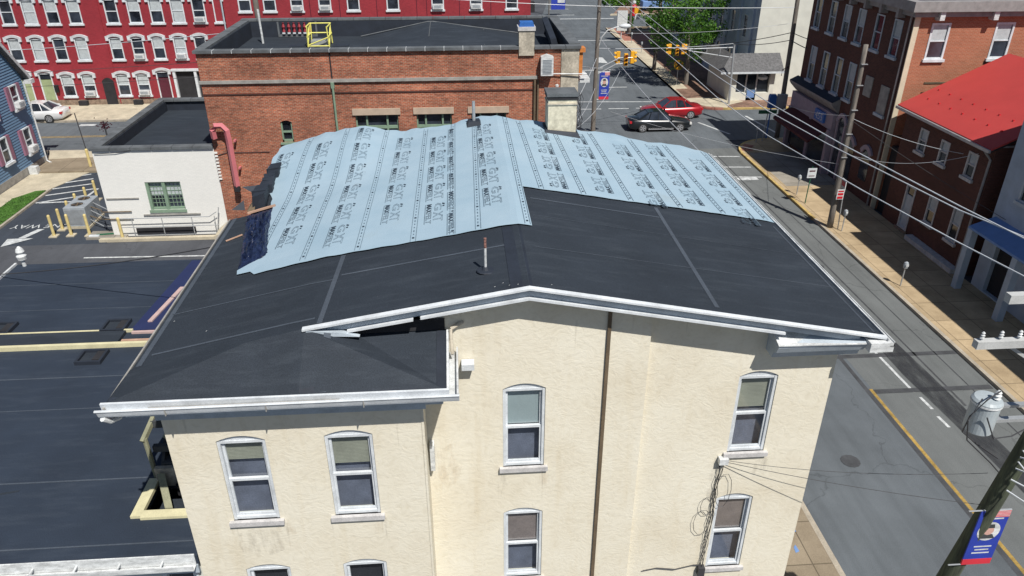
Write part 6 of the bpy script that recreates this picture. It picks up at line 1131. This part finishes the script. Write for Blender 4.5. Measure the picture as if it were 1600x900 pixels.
wirev([(9.5, 9.0, 10.95), (9.5, 10.95, 10.76), (9.5, 12.73, 10.64), (9.5, 17.46, 10.38), (9.5, 22.37, 10.2), (9.5, 28.97, 10.14), (9.5, 40.22, 10.49), (9.5, 51, 10.8)], .014, 'wire', 'uppermost of the three bright wires running down the street')
wirev([(9.5, 51, 7.3), (7.32, 21.0, 8.9)], .015, 'wire', 'pale cable from the far pole down to the blue underlayment edge', .25)
wirev([(5.95, 37.2, 5.2), (11.0, 51, 5.1), ], .012, 'wire', 'thin cable looping from the brick building corner past the far pole', .5)
wirev([(-45, 60.5, 5.0), (-12.1, 49.4, 8.3)], .022, 'wire', 'pale wire crossing the red row house front', .3); wirev([(-45, 52.5, 4.9), (-12.1, 49.4, 6.6)], .016, 'wiredark', 'upper dark cable across the red row house', .2); wirev([(-45, 52.5, 4.0), (-12.1, 49.4, 5.7)], .016, 'wiredark', 'lower dark cable across the red row house', .2)
wirev([(-12.1, 49.4, 11.0), (22.75, 51.4, 9.0)], .02, 'wire', 'long bright wire across the street at the top of the picture', .5)
wirev([(22.7, 51.4, 8.0), (9.4, 51.2, 7.6)], .01, 'wire', 'faint thin wire from the corner pole to the far pole', .3)
wirev([(9.4, 51.0, 6.6), (22.2, 60.9, 5.0)], .022, 'wire', 'cable joining the far pole to the mast arm pole', .15); wirev([(22.3, 60.9, 4.95), (22.75, 51.4, 6.9)], .025, 'wiredark', 'dark cable between the mast arm pole and corner pole', .15); wirev([(19.0, 60.9, 4.9), (22.75, 51.4, 7.4)], .025, 'wiredark', 'upper dark cable reaching the corner pole', .2)
wirev([(22.7, 51.4, 7.4), (23.0, 49.3, 7.3)], .025, 'wiredark', 'short dark cable from the corner pole to the corner building', .02); wirev([(22.7, 51.4, 6.9), (23.0, 49.3, 6.7)], .03, 'wiredark', 'thick dark cable end at the corner building edge', .02)
wirev([(19.35, 35.3, 6.1), (22.9, 51.2, 2.6)], .012, 'wire', 'pale guy cable from the tall bare pole to the shaded corner', .2); wirev([(19.35, 35.3, 6.0), (22.95, 31.5, 5.3)], .012, 'wire', 'pale service cable from the tall bare pole to the red roofed house', .2)
wirev([(19.35, 35.3, 5.9), (23.0, 27.8, 3.6)], .012, 'wiredark', 'dark service cable from the tall bare pole to the pale house', .1); wirev([(19.35, 35.3, 4.2), (23.0, 30.6, 5.6)], .01, 'wire', 'thin drooping cable crossing the red roofed house front', .5); wirev([(9.7, 47.0, 3.4), (19.35, 35.3, 3.6)], .008, 'wire', 'hair thin wire crossing the street behind the roof', .3)
wirev([(5.0, 11.0, 6.08), (9.5, 9.7, 5.9)], .006, 'wiredark', 'thin service wire from the cable box to the leaning pole', .08); wirev([(5.0, 11.0, 6.12), (9.5, 9.9, 6.5)], .005, 'wiredark', 'second thin service wire beside the right windows', .15)
wirev([(-20.5, 24.5, 4.2), (-5.6, 17.5, 8.2)], .016, 'wiredark', 'black cable crossing the dark lot towards the roof edge', .35)
wirev([(6.0, 37.3, 6.7), (9.3, 50.8, 6.0)], .02, 'wire', 'short bright cable from the brick corner to the far pole', .1); wirev([(6.0, 37.2, 5.6), (9.3, 50.8, 4.0)], .014, 'wire', 'lower cable from the brick corner to the far pole', .25)
